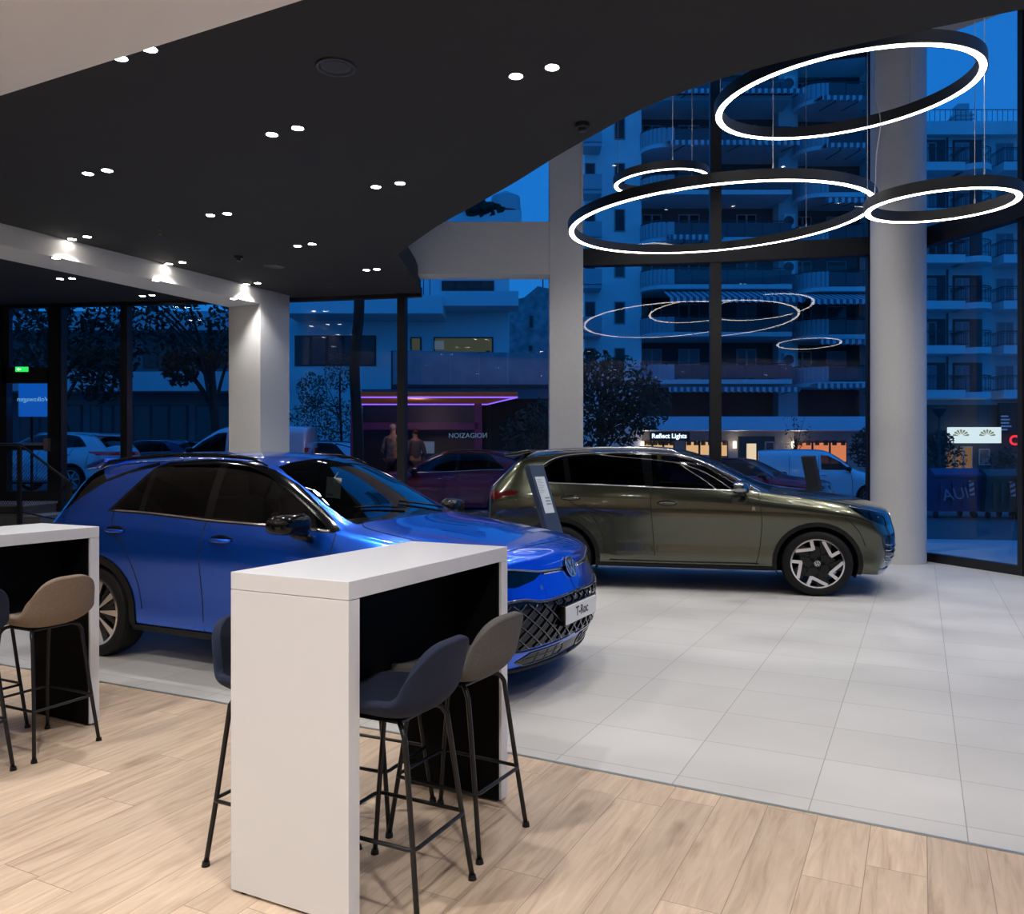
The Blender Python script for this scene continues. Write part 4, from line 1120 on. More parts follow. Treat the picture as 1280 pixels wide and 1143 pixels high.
def window(x0, x1, z0, z1, y, L=LA, root=A_, m=None, mull=2, fr=frw):
    b = NB(); box2(b, L(x0, y - .06, z0), L(x1, y, z1)); w = obj('window', b, fr, root)
    b = NB(); n = mull
    for k in range(n):
        a = x0 + (x1 - x0) * k / n + .07; c = x0 + (x1 - x0) * (k + 1) / n - .07
        box2(b, L(a, y - .08, z0 + .07), L(c, y - .05, z1 - .07))
    obj('pane', b, m or darkw, w); return w
def awning(x0, x1, ztop, zbot, out, L=LA, root=A_, Y=YA):
    b = NB(); p = [L(x0, Y + .9, ztop), L(x1, Y + .9, ztop), L(x1 + .05, Y - out, zbot + .35), L(x0 - .05, Y - out, zbot + .35)]
    quad(b, *p); n = int((x1 - x0) / .38)
    for k in range(n):
        a = x0 + (x1 - x0) * k / n; c = x0 + (x1 - x0) * (k + 1) / n; m_ = (a + c) / 2
        f = b.faces.new([b.verts.new(v) for v in (L(a, Y - out, zbot + .36), L(c, Y - out, zbot + .36), L(c, Y - out, zbot + .1), L(m_, Y - out, zbot), L(a, Y - out, zbot + .1))])
    o = obj('awning', b, awnm, root)
    b = NB()
    for xa in (x0 + .6, (x0 + x1) / 2, x1 - .6):
        add_cyl(b, L(xa, Y + .8, ztop - .5), L(xa + .5, Y - out * .4, (ztop + zbot) / 2 - .1), .03, seg=5); add_cyl(b, L(xa + .5, Y - out * .4, (ztop + zbot) / 2 - .1), L(xa, Y - out, zbot + .33), .03, seg=5)
    obj('awning_arm', b, railm, o); return o
for i, z in enumerate(fl):
    parapet(xx(804, YA), xx(990, YA), z, True, xx(843, YA))
    parapet(xx(1003, YA), xx(1110, YA), z - .15, True, xx(1036, YA))
    for (a, c, kk) in ((812, 838, 2), (860, 888, 2), (937, 963, 2)):
        window(xx(a, YA), xx(c, YA), z + .3, z + 2.55, YA + 3., m=curt if (i * 3 + a) % 4 == 0 else darkw, mull=kk)
    window(xx(1012, YA), xx(1036, YA), z + .2, z + 2.4, YA + 3., mull=2); window(xx(1056, YA), xx(1082, YA), z + .2, z + 2.4, YA + 3., mull=1, m=curt if i % 3 == 0 else darkw)
    window(xx(771, YA), xx(785, YA), z + .95, z + 2.4, YA + 1.3, mull=1)
    if i % 2 == 0 or i == 3:
        b = NB(); box2(b, LA(xx(989, YA), YA + 1.3, z + 1.2), LA(xx(1003, YA), YA + 1.8, z + 2.1)); ac = obj('air_conditioner', b, slabm, A_)
        b = NB(); add_cyl(b, LA(xx(995, YA), YA + 1.28, z + 1.65), LA(xx(995, YA), YA + 1.31, z + 1.65), .32, seg=16); obj('fan_grille', b, railm, ac)
    # left wing balconies
    b = NB(); box2(b, LA(xx(728, YA), YA - .2, z), LA(xx(752, YA), YA + 1.3, z + .25)); box2(b, LA(xx(728, YA), YA - .2, z + .2), LA(xx(752, YA), YA - .1, z + 1.2)); obj('side_balcony', b, ribm, A_)
    window(xx(733, YA), xx(747, YA), z + .3, z + 2.4, YA + 1.3, mull=1)
for (a, c, t_, bt) in ((830, 993, 359, 386), (832, 993, 482, 493), (832, 993, 174, 194), (833, 995, 112, 131), (1000, 1098, 363, 388), (1020, 1098, 243, 264), (1017, 1098, 421, 435), (1026, 1098, 184, 193), (1018, 1098, 122, 138), (1014, 1098, 481, 488), (833, 900, 298, 305), (836, 880, 60, 75)):
    out = .5 + (bt - t_) / 27 * 1.4
    awning(xx(a, YA), xx(c, YA), zy(t_, YA), zy(bt, YA), out)
# two lit flat windows
for (a, c, y0, y1) in ((861, 876, 268, 275), (1018, 1026, 266, 276)):
    window(xx(a, YA), xx(c, YA), zy(y1, YA), zy(y0, YA), YA + 2.9, m=emis('lit_dim', (.9, .5, .22), .16))
window(xx(939, YA), xx(950, YA), zy(348, YA), zy(337, YA), YA + 2.9, m=litw)
# ground floor shops
bxp('fascia', fasc, xx(795, YA), xx(1110, YA), YA - .6, YA + 1.5, 3.0, 3.85)
bxp('shop_wall', pbr('shop_wall', (.40, .37, .34), .8), xx(733, YA), xx(1110, YA), YA + 1.4, YA + 8, 0, 3.0)
for (a, c, y0, y1, m_) in ((806, 848, 553, 592, lit), (862, 917, 551, 594, lit), (1003, 1070, 552, 592, emis('lit_red', (1, .28, .12), .8))):
    w = window(xx(a, YA), xx(c, YA), zy(y1, YA), zy(y0, YA), YA + 1.4, m=m_, mull=3, fr=framem)
    b = NB()
    for k in range(6):
        x = xx(a + (c - a) * (k + .5) / 6, YA); h_ = random.uniform(.5, 1.2); box2(b, LA(x - .3, YA + 1.28, zy(y1, YA)), LA(x + .25, YA + 1.30, zy(y1, YA) + h_))
        add_cyl(b, LA(x, YA + 1.28, 2.4), LA(x, YA + 1.28, 2.1), .15, seg=8)
    obj('display_goods', b, pbr('shop_goods', (.12, .07, .04), .8), w)
w = window(xx(930, YA), xx(977, YA), 0, zy(545, YA), YA + 1.38, mull=1, fr=framem)
window(xx(939, YA), xx(954, YA), .6, zy(553, YA), YA + 1.3, mull=1, m=emis('lit_cream', (1, .72, .45), 1.0), fr=framem)
window(xx(964, YA), xx(976, YA), 1.0, zy(552, YA), YA + 1.3, mull=1, m=darkw, fr=frw)
bxp('sign_board', framem, xx(812, YA), xx(862, YA), YA - .1, YA + .1, zy(551, YA), zy(540, YA))
text_obj('shop_lettering', 'Reflect Lights', .40, emis('letter_white', (.8, .9, 1.), 1.6), A_, frame_mat(LA(xx(836, YA), YA - .14, zy(545.5, YA)), (1, 0, 0), (0, 0, 1)), .01, .012)
for px in (807, 925, 1000):
    b = NB(); p = LA(xx(px, YA), YA + 1.2, zy(556, YA)); box2(b, p - Vector((.08, .1, .22)), p + Vector((.08, .1, .22))); o = obj('wall_lamp', b, emis('wall_lamp_glow', (1, .75, .5), 4.), A_)
    for dz in (1, -1):
        l = bpy.data.lights.new('wall_light', 'SPOT'); l.energy = 70; l.color = (1, .72, .45); l.spot_size = math.radians(110); l.spot_blend = 1.; l.shadow_soft_size = .1
        lo = bpy.data.objects.new('wall_light', l); COL.objects.link(lo); lo.location = (xx(px, YA), YA + .85, zy(556, YA) + dz * .3); lo.rotation_euler = (PI if dz > 0 else 0, 0, 0); lo.rotation_euler.x += dz * .3
# ---- second block, right of the column
YB = 54.0
B_ = thing('apartment_block', 'apartment block with wrought iron balcony rails and a tall chimney, right of the round column', 'building', (xx(1230, YB), YB + 3, 0))
LB = lambda x, y, z: Vector((x - B_.location.x, y - B_.location.y, z))
def bb(name, m, x0, x1, y0, y1, z0, z1, par=None): return bxp(name, m, x0, x1, y0, y1, z0, z1, par, LB, B_)
ztopB = zy(150, YB)
bb('wall', stucco2, xx(1128, YB), xx(1420, YB), YB + 1.5, YB + 9, 0, ztopB)
bb('roof_parapet', slabm, xx(1128, YB), xx(1420, YB), YB + .9, YB + 1.5, ztopB - .6, ztopB + .3)
b = NB()
x = xx(1165, YB)
while x < xx(1400, YB): add_cyl(b, LB(x, YB + 1., ztopB + .3), LB(x, YB + 1., ztopB + 1.1), .02, seg=4); x += .35
add_tube(b, [LB(xx(1165, YB), YB + 1., ztopB + 1.1), LB(xx(1400, YB), YB + 1., ztopB + 1.1)], .03, 4); obj('roof_railing', b, railm, B_)
b = NB(); box2(b, LB(xx(1222, YB), YB + 2.5, ztopB), LB(xx(1242, YB), YB + 3.5, ztopB + 1.6)); box2(b, LB(xx(1225, YB), YB + 2.6, ztopB + 1.6), LB(xx(1239, YB), YB + 3.4, ztopB + 2.2))
for k in range(4): box2(b, LB(xx(1220, YB), YB + 2.4, ztopB + .5 + k * .28), LB(xx(1244, YB), YB + 3.6, ztopB + .58 + k * .28))
obj('chimney', b, stucco2, B_)
for i, py in enumerate((212, 270, 328, 386, 442, 498)):
    z = zy(py, YB)
    for (a, c, rnd) in ((1150, 1208, 0), (1203, 1246, 1), (1256, 1345, 0)):
        x0, x1 = xx(a, YB), xx(c, YB)
        if rnd: P = [(x0, YB + 1.5)] + [((x0 + x1) / 2 - (x1 - x0) / 2 * math.cos(PI * k / 12), YB + .9 - 1.15 * math.sin(PI * k / 12)) for k in range(13)] + [(x1, YB + 1.5)]
        else: P = [(x0, YB + 1.5), (x0, YB + .1), (x1, YB + .1), (x1, YB + 1.5)]
        b = NB(); add_prism(b, [tuple(LB(p[0], p[1], 0)[:2]) for p in P], z, z + .55 if not rnd else z + .4); s = obj('balcony_slab', b, slabm, B_)
        b = NB(); Q = [LB(p[0], p[1] + .06, z + 1.5) for p in P[(0 if rnd else 0):]]
        add_tube(b, Q, .035, 4); add_tube(b, [q - Vector((0, 0, .12)) for q in Q], .02, 4); add_tube(b, [q - Vector((0, 0, .85)) for q in Q], .02, 4)
        for p, q in zip(Q, Q[1:]):
            L = (q - p).length; n = max(1, int(L / .22))
            for k in range(n):
                r_ = p + (q - p) * (k / n); add_cyl(b, r_ - Vector((0, 0, .95)), r_, .014, seg=4)
        obj('iron_rail', b, railm, s)
    zt2 = z + 2.5
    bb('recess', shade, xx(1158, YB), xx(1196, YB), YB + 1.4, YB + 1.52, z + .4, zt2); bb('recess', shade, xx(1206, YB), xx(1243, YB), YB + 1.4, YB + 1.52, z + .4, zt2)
    window(xx(1162, YB), xx(1184, YB), z + .5, z + 2.3, YB + 1.42, LB, B_, m=curt if i % 2 else darkw, mull=2)
    window(xx(1208, YB), xx(1226, YB), z + .5, z + 2.3, YB + 1.42, LB, B_, m=curt, mull=2)
    window(xx(1262, YB), xx(1284, YB), z + .5, z + 2.3, YB + 1.5, LB, B_, m=curt, mull=2)
    b = NB(); add_cyl(b, LB(xx(1199, YB), YB + 1.46, z), LB(xx(1199, YB), YB + 1.46, z + 2.9), .06, seg=6); obj('downpipe', b, shade, B_)
bb('shop_wall', shade, xx(1150, YB), xx(1420, YB), YB + 1.2, YB + 1.52, 0, zy(505, YB))
window(xx(1193, YB), xx(1228, YB), .2, zy(558, YB), YB + 1.2, LB, B_, m=emis('lit_bakery', (.9, .45, .2), .22), mull=3)
window(xx(1236, YB), xx(1250, YB), .8, zy(561, YB), YB + 1.2, LB, B_, m=pbr('poster', (.25, .10, .07), .6, noise=.5, nscale=3), mull=1)
for n_, (a, c) in enumerate(((1191, 1217), (1219, 1255))):
    b = NB(); box2(b, LB(xx(a, YB), YB + .3, zy(554, YB)), LB(xx(c, YB), YB + .7, zy(534, YB))); s = obj('lit_sign_box', b, emis('sign_white', (.85, .95, .95), 1.), B_)
    cx = xx((a + c) / 2, YB); cz = zy(545.5, YB); b = NB()
    for k in range(7):
        a_ = PI * (k + .5) / 7; add_prism(b, [(.12 * math.cos(a_), .12 * math.sin(a_)), (.5 * math.cos(a_ - .16), .42 * math.sin(a_ - .16)), (.56 * math.cos(a_), .47 * math.sin(a_)), (.5 * math.cos(a_ + .16), .42 * math.sin(a_ + .16))], 0, .01, frame_mat(LB(cx, YB + .27, cz), (1, 0, 0), (0, 0, 1)))
    obj('fan_emblem', b, pbr('sign_gold', (.35, .30, .12), .6, emit=(.5, .42, .15), es=.5), s)
bb('dark_board', framem, xx(1257, YB), xx(1300, YB), YB + .7, YB + .9, zy(541, YB), zy(503, YB))
text_obj('red_lettering', 'C b', .9, emis('letter_red', (1, .03, .05), 1.2), B_, frame_mat(LB(xx(1281, YB), YB + .6, zy(551, YB)), (1, 0, 0), (0, 0, 1)), .01, .03)
for k in range(5): bb('sign_line', pbr('sign_line', (.2, .25, .35), .6, emit=(.2, .3, .5), es=.25), xx(1259, YB), xx(1259 + [9, 11, 10, 13, 8][k], YB), YB + .66, YB + .7, zy(521 + k * 4.2, YB), zy(519 + k * 4.2, YB))
b = NB(); M_e = frame_mat(LB(xx(1166, YB), YB + 1.3, zy(393.5, YB)), (1, 0, 0), (0, 0, 1)); add_lathe(b, [(.24, 0), (.30, 0), (.30, .02), (.24, .02)], 20, M_e, closed=True); add_box(b, (0, 0, .01), (.05, .28, .02), M=M_e); add_box(b, (-.1, 0, .01), (.05, .2, .02), M=M_e); add_box(b, (.1, 0, .01), (.05, .2, .02), M=M_e); obj('round_sign', b, darkw, B_)
# ---- low building with ribbon windows behind the portal
YC = 40.0
C_ = thing('low_building', 'pale low building with ribbon windows and cornice seen through the portal', 'building', (xx(500, YC), YC + 4, 0))
LC_ = lambda x, y, z: Vector((x - C_.location.x, y - C_.location.y, z))
def cb_(name, m, x0, x1, y0, y1, py0, py1, par=None): return bxp(name, m, xx(x0, YC), xx(x1, YC), y0, y1, zy(py1, YC), zy(py0, YC), par, LC_, C_)
paleb = pbr('stucco_light', (.78, .79, .8), .9, noise=.05, nscale=.6)
cb_('wall', paleb, 340, 636, YC + 1, YC + 6.5, 275, 600)
cb_('parapet', paleb, 530, 652, YC - .2, YC + 1.2, 264, 279)
cb_('penthouse', stucco2, 540, 650, YC + 3, YC + 6.5, 236, 275)
cb_('cornice', paleb, 546, 648, YC - .8, YC + 1, 368, 386); cb_('cornice', paleb, 364, 556, YC - 1.4, YC + 1, 376, 398)
for (a, c, y0, y1, m_, k) in ((550, 617, 346, 364, darkw, 4), (540, 616, 418, 439, emis('lit_office', (.42, .46, .30), .12), 1), (510, 524, 418, 438, emis('lit_office', (.42, .46, .30), .12), 1), (362, 466, 416, 455, darkw, 5)):
    window(xx(a, YC), xx(c, YC), zy(y1, YC), zy(y0, YC), YC + 1, LC_, C_, m=m_, mull=k, fr=framem)
b = NB(); box2(b, LC_(xx(541, YC), YC + .9, zy(434, YC)), LC_(xx(553, YC), YC + .95, zy(423, YC))); obj('wall_panel', b, pbr('note_white', (.4, .4, .35), .8, emit=(.5, .5, .4), es=.15), C_)
b = NB(); add_tube(b, [LC_(xx(364, YC), YC - 1.3, zy(352, YC)), LC_(xx(546, YC), YC - 1.3, zy(352, YC))], .04, 4)
x = xx(364, YC)
while x < xx(546, YC): add_cyl(b, LC_(x, YC - 1.3, zy(377, YC)), LC_(x, YC - 1.3, zy(352, YC)), .02, seg=4); x += .3
obj('balcony_railing', b, railm, C_)
for k in range(5):
    b = NB(); c = LC_(xx(592 + k * 11, YC), YC - .1 + k * .1, zy(262, YC))
    bmesh.ops.create_icosphere(b, subdivisions=2, radius=.42); bmesh.ops.transform(b, matrix=Matrix.Translation(c), verts=b.verts[:])
    for v in b.verts: v.co += Vector([random.uniform(-.12, .12) for _ in range(3)])
    obj('roof_plant', b, pbr('leaf_dark', (.012, .02, .012), .9), C_)
b = NB(); c = LC_(xx(632, YC), YC + .5, 0); add_lathe(b, [(.001, zy(234, YC)), (.7, zy(243, YC)), (.75, zy(262, YC))], 12, Matrix.Translation((c.x, c.y, 0))); obj('folded_parasol', b, stucco2, C_)
# rough stone tower to the right
T_ = thing('stone_building', 'rough grey rendered building with slit windows beside the square column', 'building', (xx(665, 48), 50, 0))
LT = lambda x, y, z: Vector((x - T_.location.x, y - T_.location.y, z))
rough = pbr('render_rough', (.36, .365, .38), .95, noise=.35, nscale=2.5)
b = NB(); add_prism(b, [(p[0] - T_.location.x, p[1]) for p in ((xx(634, 48), 0), (xx(700, 48), 0), (xx(700, 48), zy(366, 48)), (xx(672, 48), zy(360, 48)), (xx(655, 48), zy(374, 48)), (xx(634, 48), zy(379, 48)))], 2.5, -2., Matrix.Rotation(PI / 2, 4, 'X')); obj('wall', b, rough, T_)
for (px, py, h) in ((664, 404, 14), (663, 437, 6), (664, 517, 14)): window(xx(px - 2, 48), xx(px + 2, 48), zy(py + h / 2, 48), zy(py - h / 2, 48), 47.5, LT, T_, mull=1, fr=darkw)
b = NB(); add_cyl(b, LT(xx(679, 48), 48.5, zy(366, 48)), LT(xx(679, 48), 48.5, zy(330, 48)), .04, seg=5); obj('antenna', b, railm, T_)
# hoarding with sloped dark canopy
YH = 30.
H_ = thing('hoarding', 'weathered grey panel hoarding above a dark sloping canopy across the street', 'hoarding', (xx(590, YH), YH, 0))
LH = lambda x, y, z: Vector((x - H_.location.x, y - H_.location.y, z))
ho = pbr('hoarding_grey', (.32, .335, .36), .9, noise=.2, nscale=1.2)
for k in range(6):
    a = 491 + k * 36; b = NB(); box2(b, LH(xx(a, YH), YH, zy(482, YH)), LH(xx(a + 35.5, YH), YH + .1, zy(438 + k * .9, YH))); obj('panel', b, ho, H_)
b = NB(); box2(b, LH(xx(490, YH), YH - .1, zy(486, YH)), LH(xx(706, YH), YH + .2, zy(481, YH))); obj('bottom_rail', b, railm, H_)
b = NB(); quad(b, LH(xx(452, YH), YH - .1, zy(487, YH)), LH(xx(706, YH), YH - .1, zy(487, YH)), LH(xx(700, 26), 26.5, zy(497, 26)), LH(xx(452, 26), 26.5, zy(500, 26))); obj('canopy_slope', b, shade, H_)
for px in (491, 610, 704):
    b = NB(); box2(b, LH(xx(px, YH) - .08, YH + .1, 0.2), LH(xx(px, YH) + .08, YH + .25, zy(438, YH))); obj('post', b, railm, H_)
b = NB(); box2(b, LH(xx(452, YH), YH + .3, .3), LH(xx(706, YH), YH + .5, zy(487, YH))); obj('back_wall', b, pbr('shop_dark', (.03, .03, .035), .6), H_)
# ---- far left building
YD = 40.
D_ = thing('dark_building', 'long dark building with pale bands behind the trees at far left', 'building', (xx(160, YD), YD + 4, 0))
LD = lambda x, y, z: Vector((x - D_.location.x, y - D_.location.y, z))
def db(name, m, x0, x1, y0, y1, py0, py1): return bxp(name, m, xx(x0, YD), xx(x1, YD), y0, y1, zy(py1, YD), zy(py0, YD), None, LD, D_)
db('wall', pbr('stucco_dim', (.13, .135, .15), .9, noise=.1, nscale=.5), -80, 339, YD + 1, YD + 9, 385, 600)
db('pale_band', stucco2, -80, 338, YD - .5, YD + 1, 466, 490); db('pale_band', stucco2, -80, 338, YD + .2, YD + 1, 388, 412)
for (a, c) in ((-60, 20), (30, 70), (90, 150), (168, 226), (240, 300), (305, 335)): window(xx(a, YD), xx(c, YD), zy(458, YD), zy(420, YD), YD + 1, LD, D_, mull=3, fr=framem)
for (a, c) in ((-60, 0), (10, 90), (100, 145), (155, 225), (235, 320)): window(xx(a, YD), xx(c, YD), zy(560, YD), zy(505, YD), YD + 1, LD, D_, mull=3, fr=shade, m=pbr('shop_pane', (.02, .022, .03), .2))

# ---- kiosk with LED canopy
K_ = thing('kiosk', 'dark kiosk with a violet neon lined flat canopy behind the maroon car', 'kiosk', (-2.2, 20.5, zg(-2)))
LK = lambda x, y, z: Vector((x + 2.2, y - 20.5, z - K_.location.z))
zk = 2.80
c4 = [(-3.34, 18, zk), (.12, 18, zk), (-.62, 20.6, zk), (-4.05, 20.6, zk)]
b = NB(); add_prism(b, [tuple(LK(*p)[:2]) for p in c4], zk - K_.location.z, zk - K_.location.z + .10); obj('canopy', b, pbr('canopy_brown', (.16, .055, .03), .6, emit=(.5, .14, .05), es=.10), K_)
vio = emis('neon_violet', (.30, .12, 1.), 1.5)
b = NB(); add_tube(b, [LK(p[0], p[1], p[2] - .02) for p in c4], .016, 6, closed=True); obj('neon_tube', b, vio, K_)
vf = pbr('kiosk_frame', (.08, .03, .10), .5, emit=(.2, .02, .3), es=.05)
b = NB()
for x in (-3.95, -.85): box2(b, LK(x - .09, 20.5, .3), LK(x + .09, 20.7, zk))
box2(b, LK(-3.95, 20.5, 2.15), LK(-.85, 20.65, 2.32)); obj('frame', b, vf, K_)
b = NB(); box2(b, LK(-3.9, 21.4, .3), LK(-.8, 21.6, zk)); box2(b, LK(-3.9, 20.7, .3), LK(-.8, 21.4, 1.0)); obj('counter_wall', b, pbr('kiosk_dark', (.03, .03, .04), .4), K_)
b = NB(); box2(b, LK(-2.45, 20.55, 1.55), LK(-1.95, 20.6, 1.85)); obj('white_note', b, pbr('note_dim', (.25, .3, .35), .8, emit=(.2, .4, .6), es=.15), K_)
text_obj('mirrored_lettering', 'NOIZAGIOИ', .17, emis('letter_dim', (.25, .4, .6), .4), K_, frame_mat(LK(-1.1, 20.45, 1.99), (1, 0, 0), (0, 0, 1)), .004)

# ---- trees and shrubs
leafm = pbr('foliage_dark', (.018, .032, .018), .8); barkm = pbr('bark_dark', (.03, .026, .022), .9); barkp = pbr('bark_pale', (.16, .14, .12), .9)
def tree(label, base, crown, n, trunk_r=.12, leaf=.14, bark=None, name='street_tree', cat='tree', lean=0., branches=7, seed=1):
    rnd = random.Random(seed)
    t = thing(name, label, cat, base, 0, 'trees and shrubs along the street'); bx, by, bz = base
    b = NB(); cz = [c for c in crown]
    top = Vector((cz[0][0] - bx, cz[0][1] - by, cz[0][2] - bz))
    add_tube(b, catmull([(0, 0, 0), (top.x * .2 + .05, top.y * .2, top.z * .35), (top.x * .6, top.y * .6, top.z * .7), tuple(top)], 4), [trunk_r * (1 - .05 * k) for k in range(13)], 8)
    for k in range(branches):
        c = rnd.choice(cz); q = Vector((c[0] - bx, c[1] - by, c[2] - bz)) + Vector([rnd.uniform(-.8, .8) * c[3] for _ in range(3)])
        s = Vector((top.x * .3, top.y * .3, top.z * rnd.uniform(.4, .75)))
        add_tube(b, catmull([s, (s + q) / 2 + Vector((0, 0, .2)), q], 4), [trunk_r * .35 * (1 - .09 * j) for j in range(9)], 5)
    obj('trunk', b, bark or barkm, t, True)
    b = NB()
    for _ in range(n):
        c = rnd.choice(cz); 
        while True:
            d = Vector([rnd.uniform(-1, 1) for _ in range(3)])
            if d.length < 1: break
        d = d.normalized() * (d.length ** .6)
        p = Vector((c[0] - bx, c[1] - by, c[2] - bz)) + Vector((d.x * c[3], d.y * c[3], d.z * c[3] * c[4]))
        u = Vector([rnd.uniform(-1, 1) for _ in range(3)]).normalized(); w = u.orthogonal().normalized()
        s = leaf * rnd.uniform(.6, 1.3)
        b.faces.new([b.verts.new(p + u * s), b.verts.new(p + w * s * .45), b.verts.new(p - u * s), b.verts.new(p - w * s * .45)])
    obj('foliage', b, leafm, t); return t
def C5(px, py, Y, r, sq=1.): return (xx(px, Y), Y, zy(py, Y), r, sq)
tree('dark leafy street tree right of the square column', (xx(752, 30), 30, 0), [C5(750, 500, 30, 1.4), C5(780, 480, 30, 1.1), C5(805, 505, 30, 1.0), C5(745, 470, 30, 1.0), C5(775, 525, 30, 1.0), C5(735, 530, 30, 1.1)], 2600, seed=2)
tree('dark street tree with forked trunk left of the white column', (xx(268, 23), 23, .62), [C5(262, 400, 23, 1.3), C5(230, 400, 23, 1.5), C5(195, 390, 23, 1.2), C5(290, 420, 23, .9), C5(225, 460, 23, .5), C5(170, 385, 23, .9)], 1900, .16, .10, branches=16, seed=3)
tree('wide dark street tree above the entrance door', (xx(95, 24), 24, .62), [C5(20, 405, 24, 1.6), C5(60, 395, 24, 1.5), C5(100, 400, 24, 1.5), C5(130, 440, 24, 1.0), C5(125, 470, 24, .8), C5(-20, 420, 24, 1.5)], 2800, .14, .11, branches=14, seed=4)
tree('tall slim shrub beside the dark trunk', (xx(425, 26.5), 26.5, .5), [C5(425, 465, 26.5, .5, 1.4), C5(390, 488, 26.5, .5, 1.2), C5(405, 525, 26.5, .9), C5(435, 530, 26.5, .8), C5(385, 535, 26.5, .8)], 3000, .06, .05, name='shrub', cat='shrub', seed=5)
tree('young street tree with a pale leaning trunk beside the square column', (xx(668, 25), 25, .2), [C5(660, 548, 25, .9), C5(675, 528, 25, .7), C5(652, 560, 25, .6)], 700, .13, .11, barkp, branches=3, seed=6)
tree('dark bush between the van and the round column', (xx(1086, 46), 46, 0), [C5(1086, 562, 46, 1.1), C5(1098, 555, 46, 1.2)], 900, .06, .16, name='bush', cat='shrub', seed=7)
tree('bare young tree near the shop wall', (xx(995, 44), 44, 0), [C5(993, 545, 44, .9), C5(997, 530, 44, .8)], 60, .06, .1, branches=14, seed=8)
tree('small shrub behind the waste containers', (xx(1172, 42), 42, 0), [C5(1166, 565, 42, 1.0), C5(1184, 575, 42, .9), C5(1176, 552, 42, .6)], 900, .05, .13, name='bush', cat='shrub', seed=9)
tree('slim shrub in front of the lit bakery', (xx(1246, 42), 42, 0), [C5(1246, 580, 42, .5, 1.5), C5(1260, 572, 42, .4, 1.4)], 260, .04, .12, name='bush', cat='shrub', seed=10)
b = NB(); add_tube(b, catmull([(0, 0, 0), (.03, 0, 1.5), (-.05, 0, 3), (.05, 0, 4.3), (-.02, 0, 6)], 5), [.11] * 21, 10); tp = obj('bare_trunk', b, barkm, None, True, (xx(446, 17.1), 17.1, .35)); tag(tp, 'dark bare tree trunk rising left of the neon kiosk', 'tree')
# street lamp
sl = thing('street_lamp', 'street lamp with an umbrella shaped head in front of the right block', 'lamp', (xx(1174, 36), 36, 0))
b = NB(); add_cyl(b, (0, 0, 0), (0, 0, zy(521, 36)), .06, .04, seg=8); obj('pole', b, railm, sl)
b = NB(); add_lathe(b, [(.04, zy(523, 36)), (.32, zy(513, 36)), (.34, zy(511, 36)), (.05, zy(509, 36))], 16); obj('lamp_head', b, railm, sl, True, angle=40)

# ---- waste containers
def container(label, px0, px1, Y, h, col, gr=True):
    x0, x1 = xx(px0, Y), xx(px1, Y); t = thing('waste_container', label, 'container', ((x0 + x1) / 2, Y, -.12), 0, 'wheeled waste containers on the street'); w = (x1 - x0) / 2; m = pbr('container_' + label.split()[1], col, .5, noise=.1, nscale=4)
    b = NB(); add_prism(b, [(-.42, .18), (.42, .18), (.52, h - .15), (-.52, h - .15)], -w + .03, w - .03, Matrix.Rotation(PI / 2, 4, 'Z') @ Matrix.Rotation(PI / 2, 4, 'X'))
    for k in range(4): 
        xk = -w + .2 + k * (2 * w - .4) / 3; box2(b, (xk - .02, -.54, .3), (xk + .02, -.50, h - .3))
    obj('body', b, m, t)
    b = NB(); 
    box2(b, (-w, -.56, h - .17), (w, .56, h - .11)); add_prism(b, [(-.54, h - .11), (.54, h - .11), (.4, h + .03), (-.3, h + .05)], -w + .02, w - .02, Matrix.Rotation(PI / 2, 4, 'Z') @ Matrix.Rotation(PI / 2, 4, 'X')); obj('lid', b, m, t)
    for x in (-w + .15, w - .15):
        for y in (-.35, .35): b = NB(); add_cyl(b, (x - .03, y, .09), (x + .03, y, .09), .09, seg=12); obj('caster', b, framem, t)
    b = NB(); M_ = frame_mat((w - .35, -.57, h - .45), (1, 0, 0), (0, .15, 1)); add_box(b, (0, 0, 0), (.13, .38, .004), M=M_)
    s = obj('warning_stripe', b, pbr('stripe_white', (.5, .5, .52), .6), t); b = NB()
    for k in range(3): add_prism(b, [(-.065, -.17 + k * .13), (.065, -.11 + k * .13), (.065, -.05 + k * .13), (-.065, -.11 + k * .13)], .003, .005, M_)
    obj('red_stripe', b, pbr('stripe_red', (.4, .02, .02), .6), s)
    if gr: text_obj('graffiti', 'AUI', .42, pbr('graffiti_grey', (.3, .32, .4), .8), t, frame_mat((-w + .55, -.56, .62), (1, 0, .1), (-.2, .12, 1)), .001)
    return t
container('large blue wheeled waste container with graffiti, next to the round column', 1154, 1216, 21.5, 1.24, (.05, .05, .17))
container('large green wheeled waste container in the middle of the three', 1218, 1266, 21.3, 1.22, (.04, .08, .07), False)
container('large dark wheeled waste container at the right picture edge', 1268, 1316, 21.0, 1.22, (.03, .05, .06), False)

# ---- parked cars
def parked(fn, label, X, Y, deg, col, metal=.3, nm='parked_car'):
    pm = paint('paint_%d' % (len(MATS)), col, metal, .3)
    a = math.radians(deg); mid = 1.3
    return fn(nm, label, (X - mid * math.cos(a), Y - mid * math.sin(a), zg(X) - .12 if Y > 15 else 0), a, pm, 1, 'plain', 'parked cars in the street')[0]
parked(make_tiguan, 'silver parked SUV with red tail lights behind the entrance steps', xx(58, 22.), 22.3, 169, (.62, .68, .74), .1)
parked(make_troc, 'dark navy parked hatchback behind the silver SUV', xx(180, 28.), 28, 182, (.03, .05, .14))
parked(make_troc, 'light blue grey parked hatchback right of the white column', xx(380, 23), 23.2, 184, (.7, .76, .82), .1)
parked(make_troc, 'dark maroon parked hatchback in front of the neon kiosk', xx(562, 18.6), 18.6, 181, (.26, .008, .04), .3)
parked(make_troc, 'red parked hatchback between the two cars and the white van', xx(935, 23.), 23., -34, (.8, .01, .03), .1)
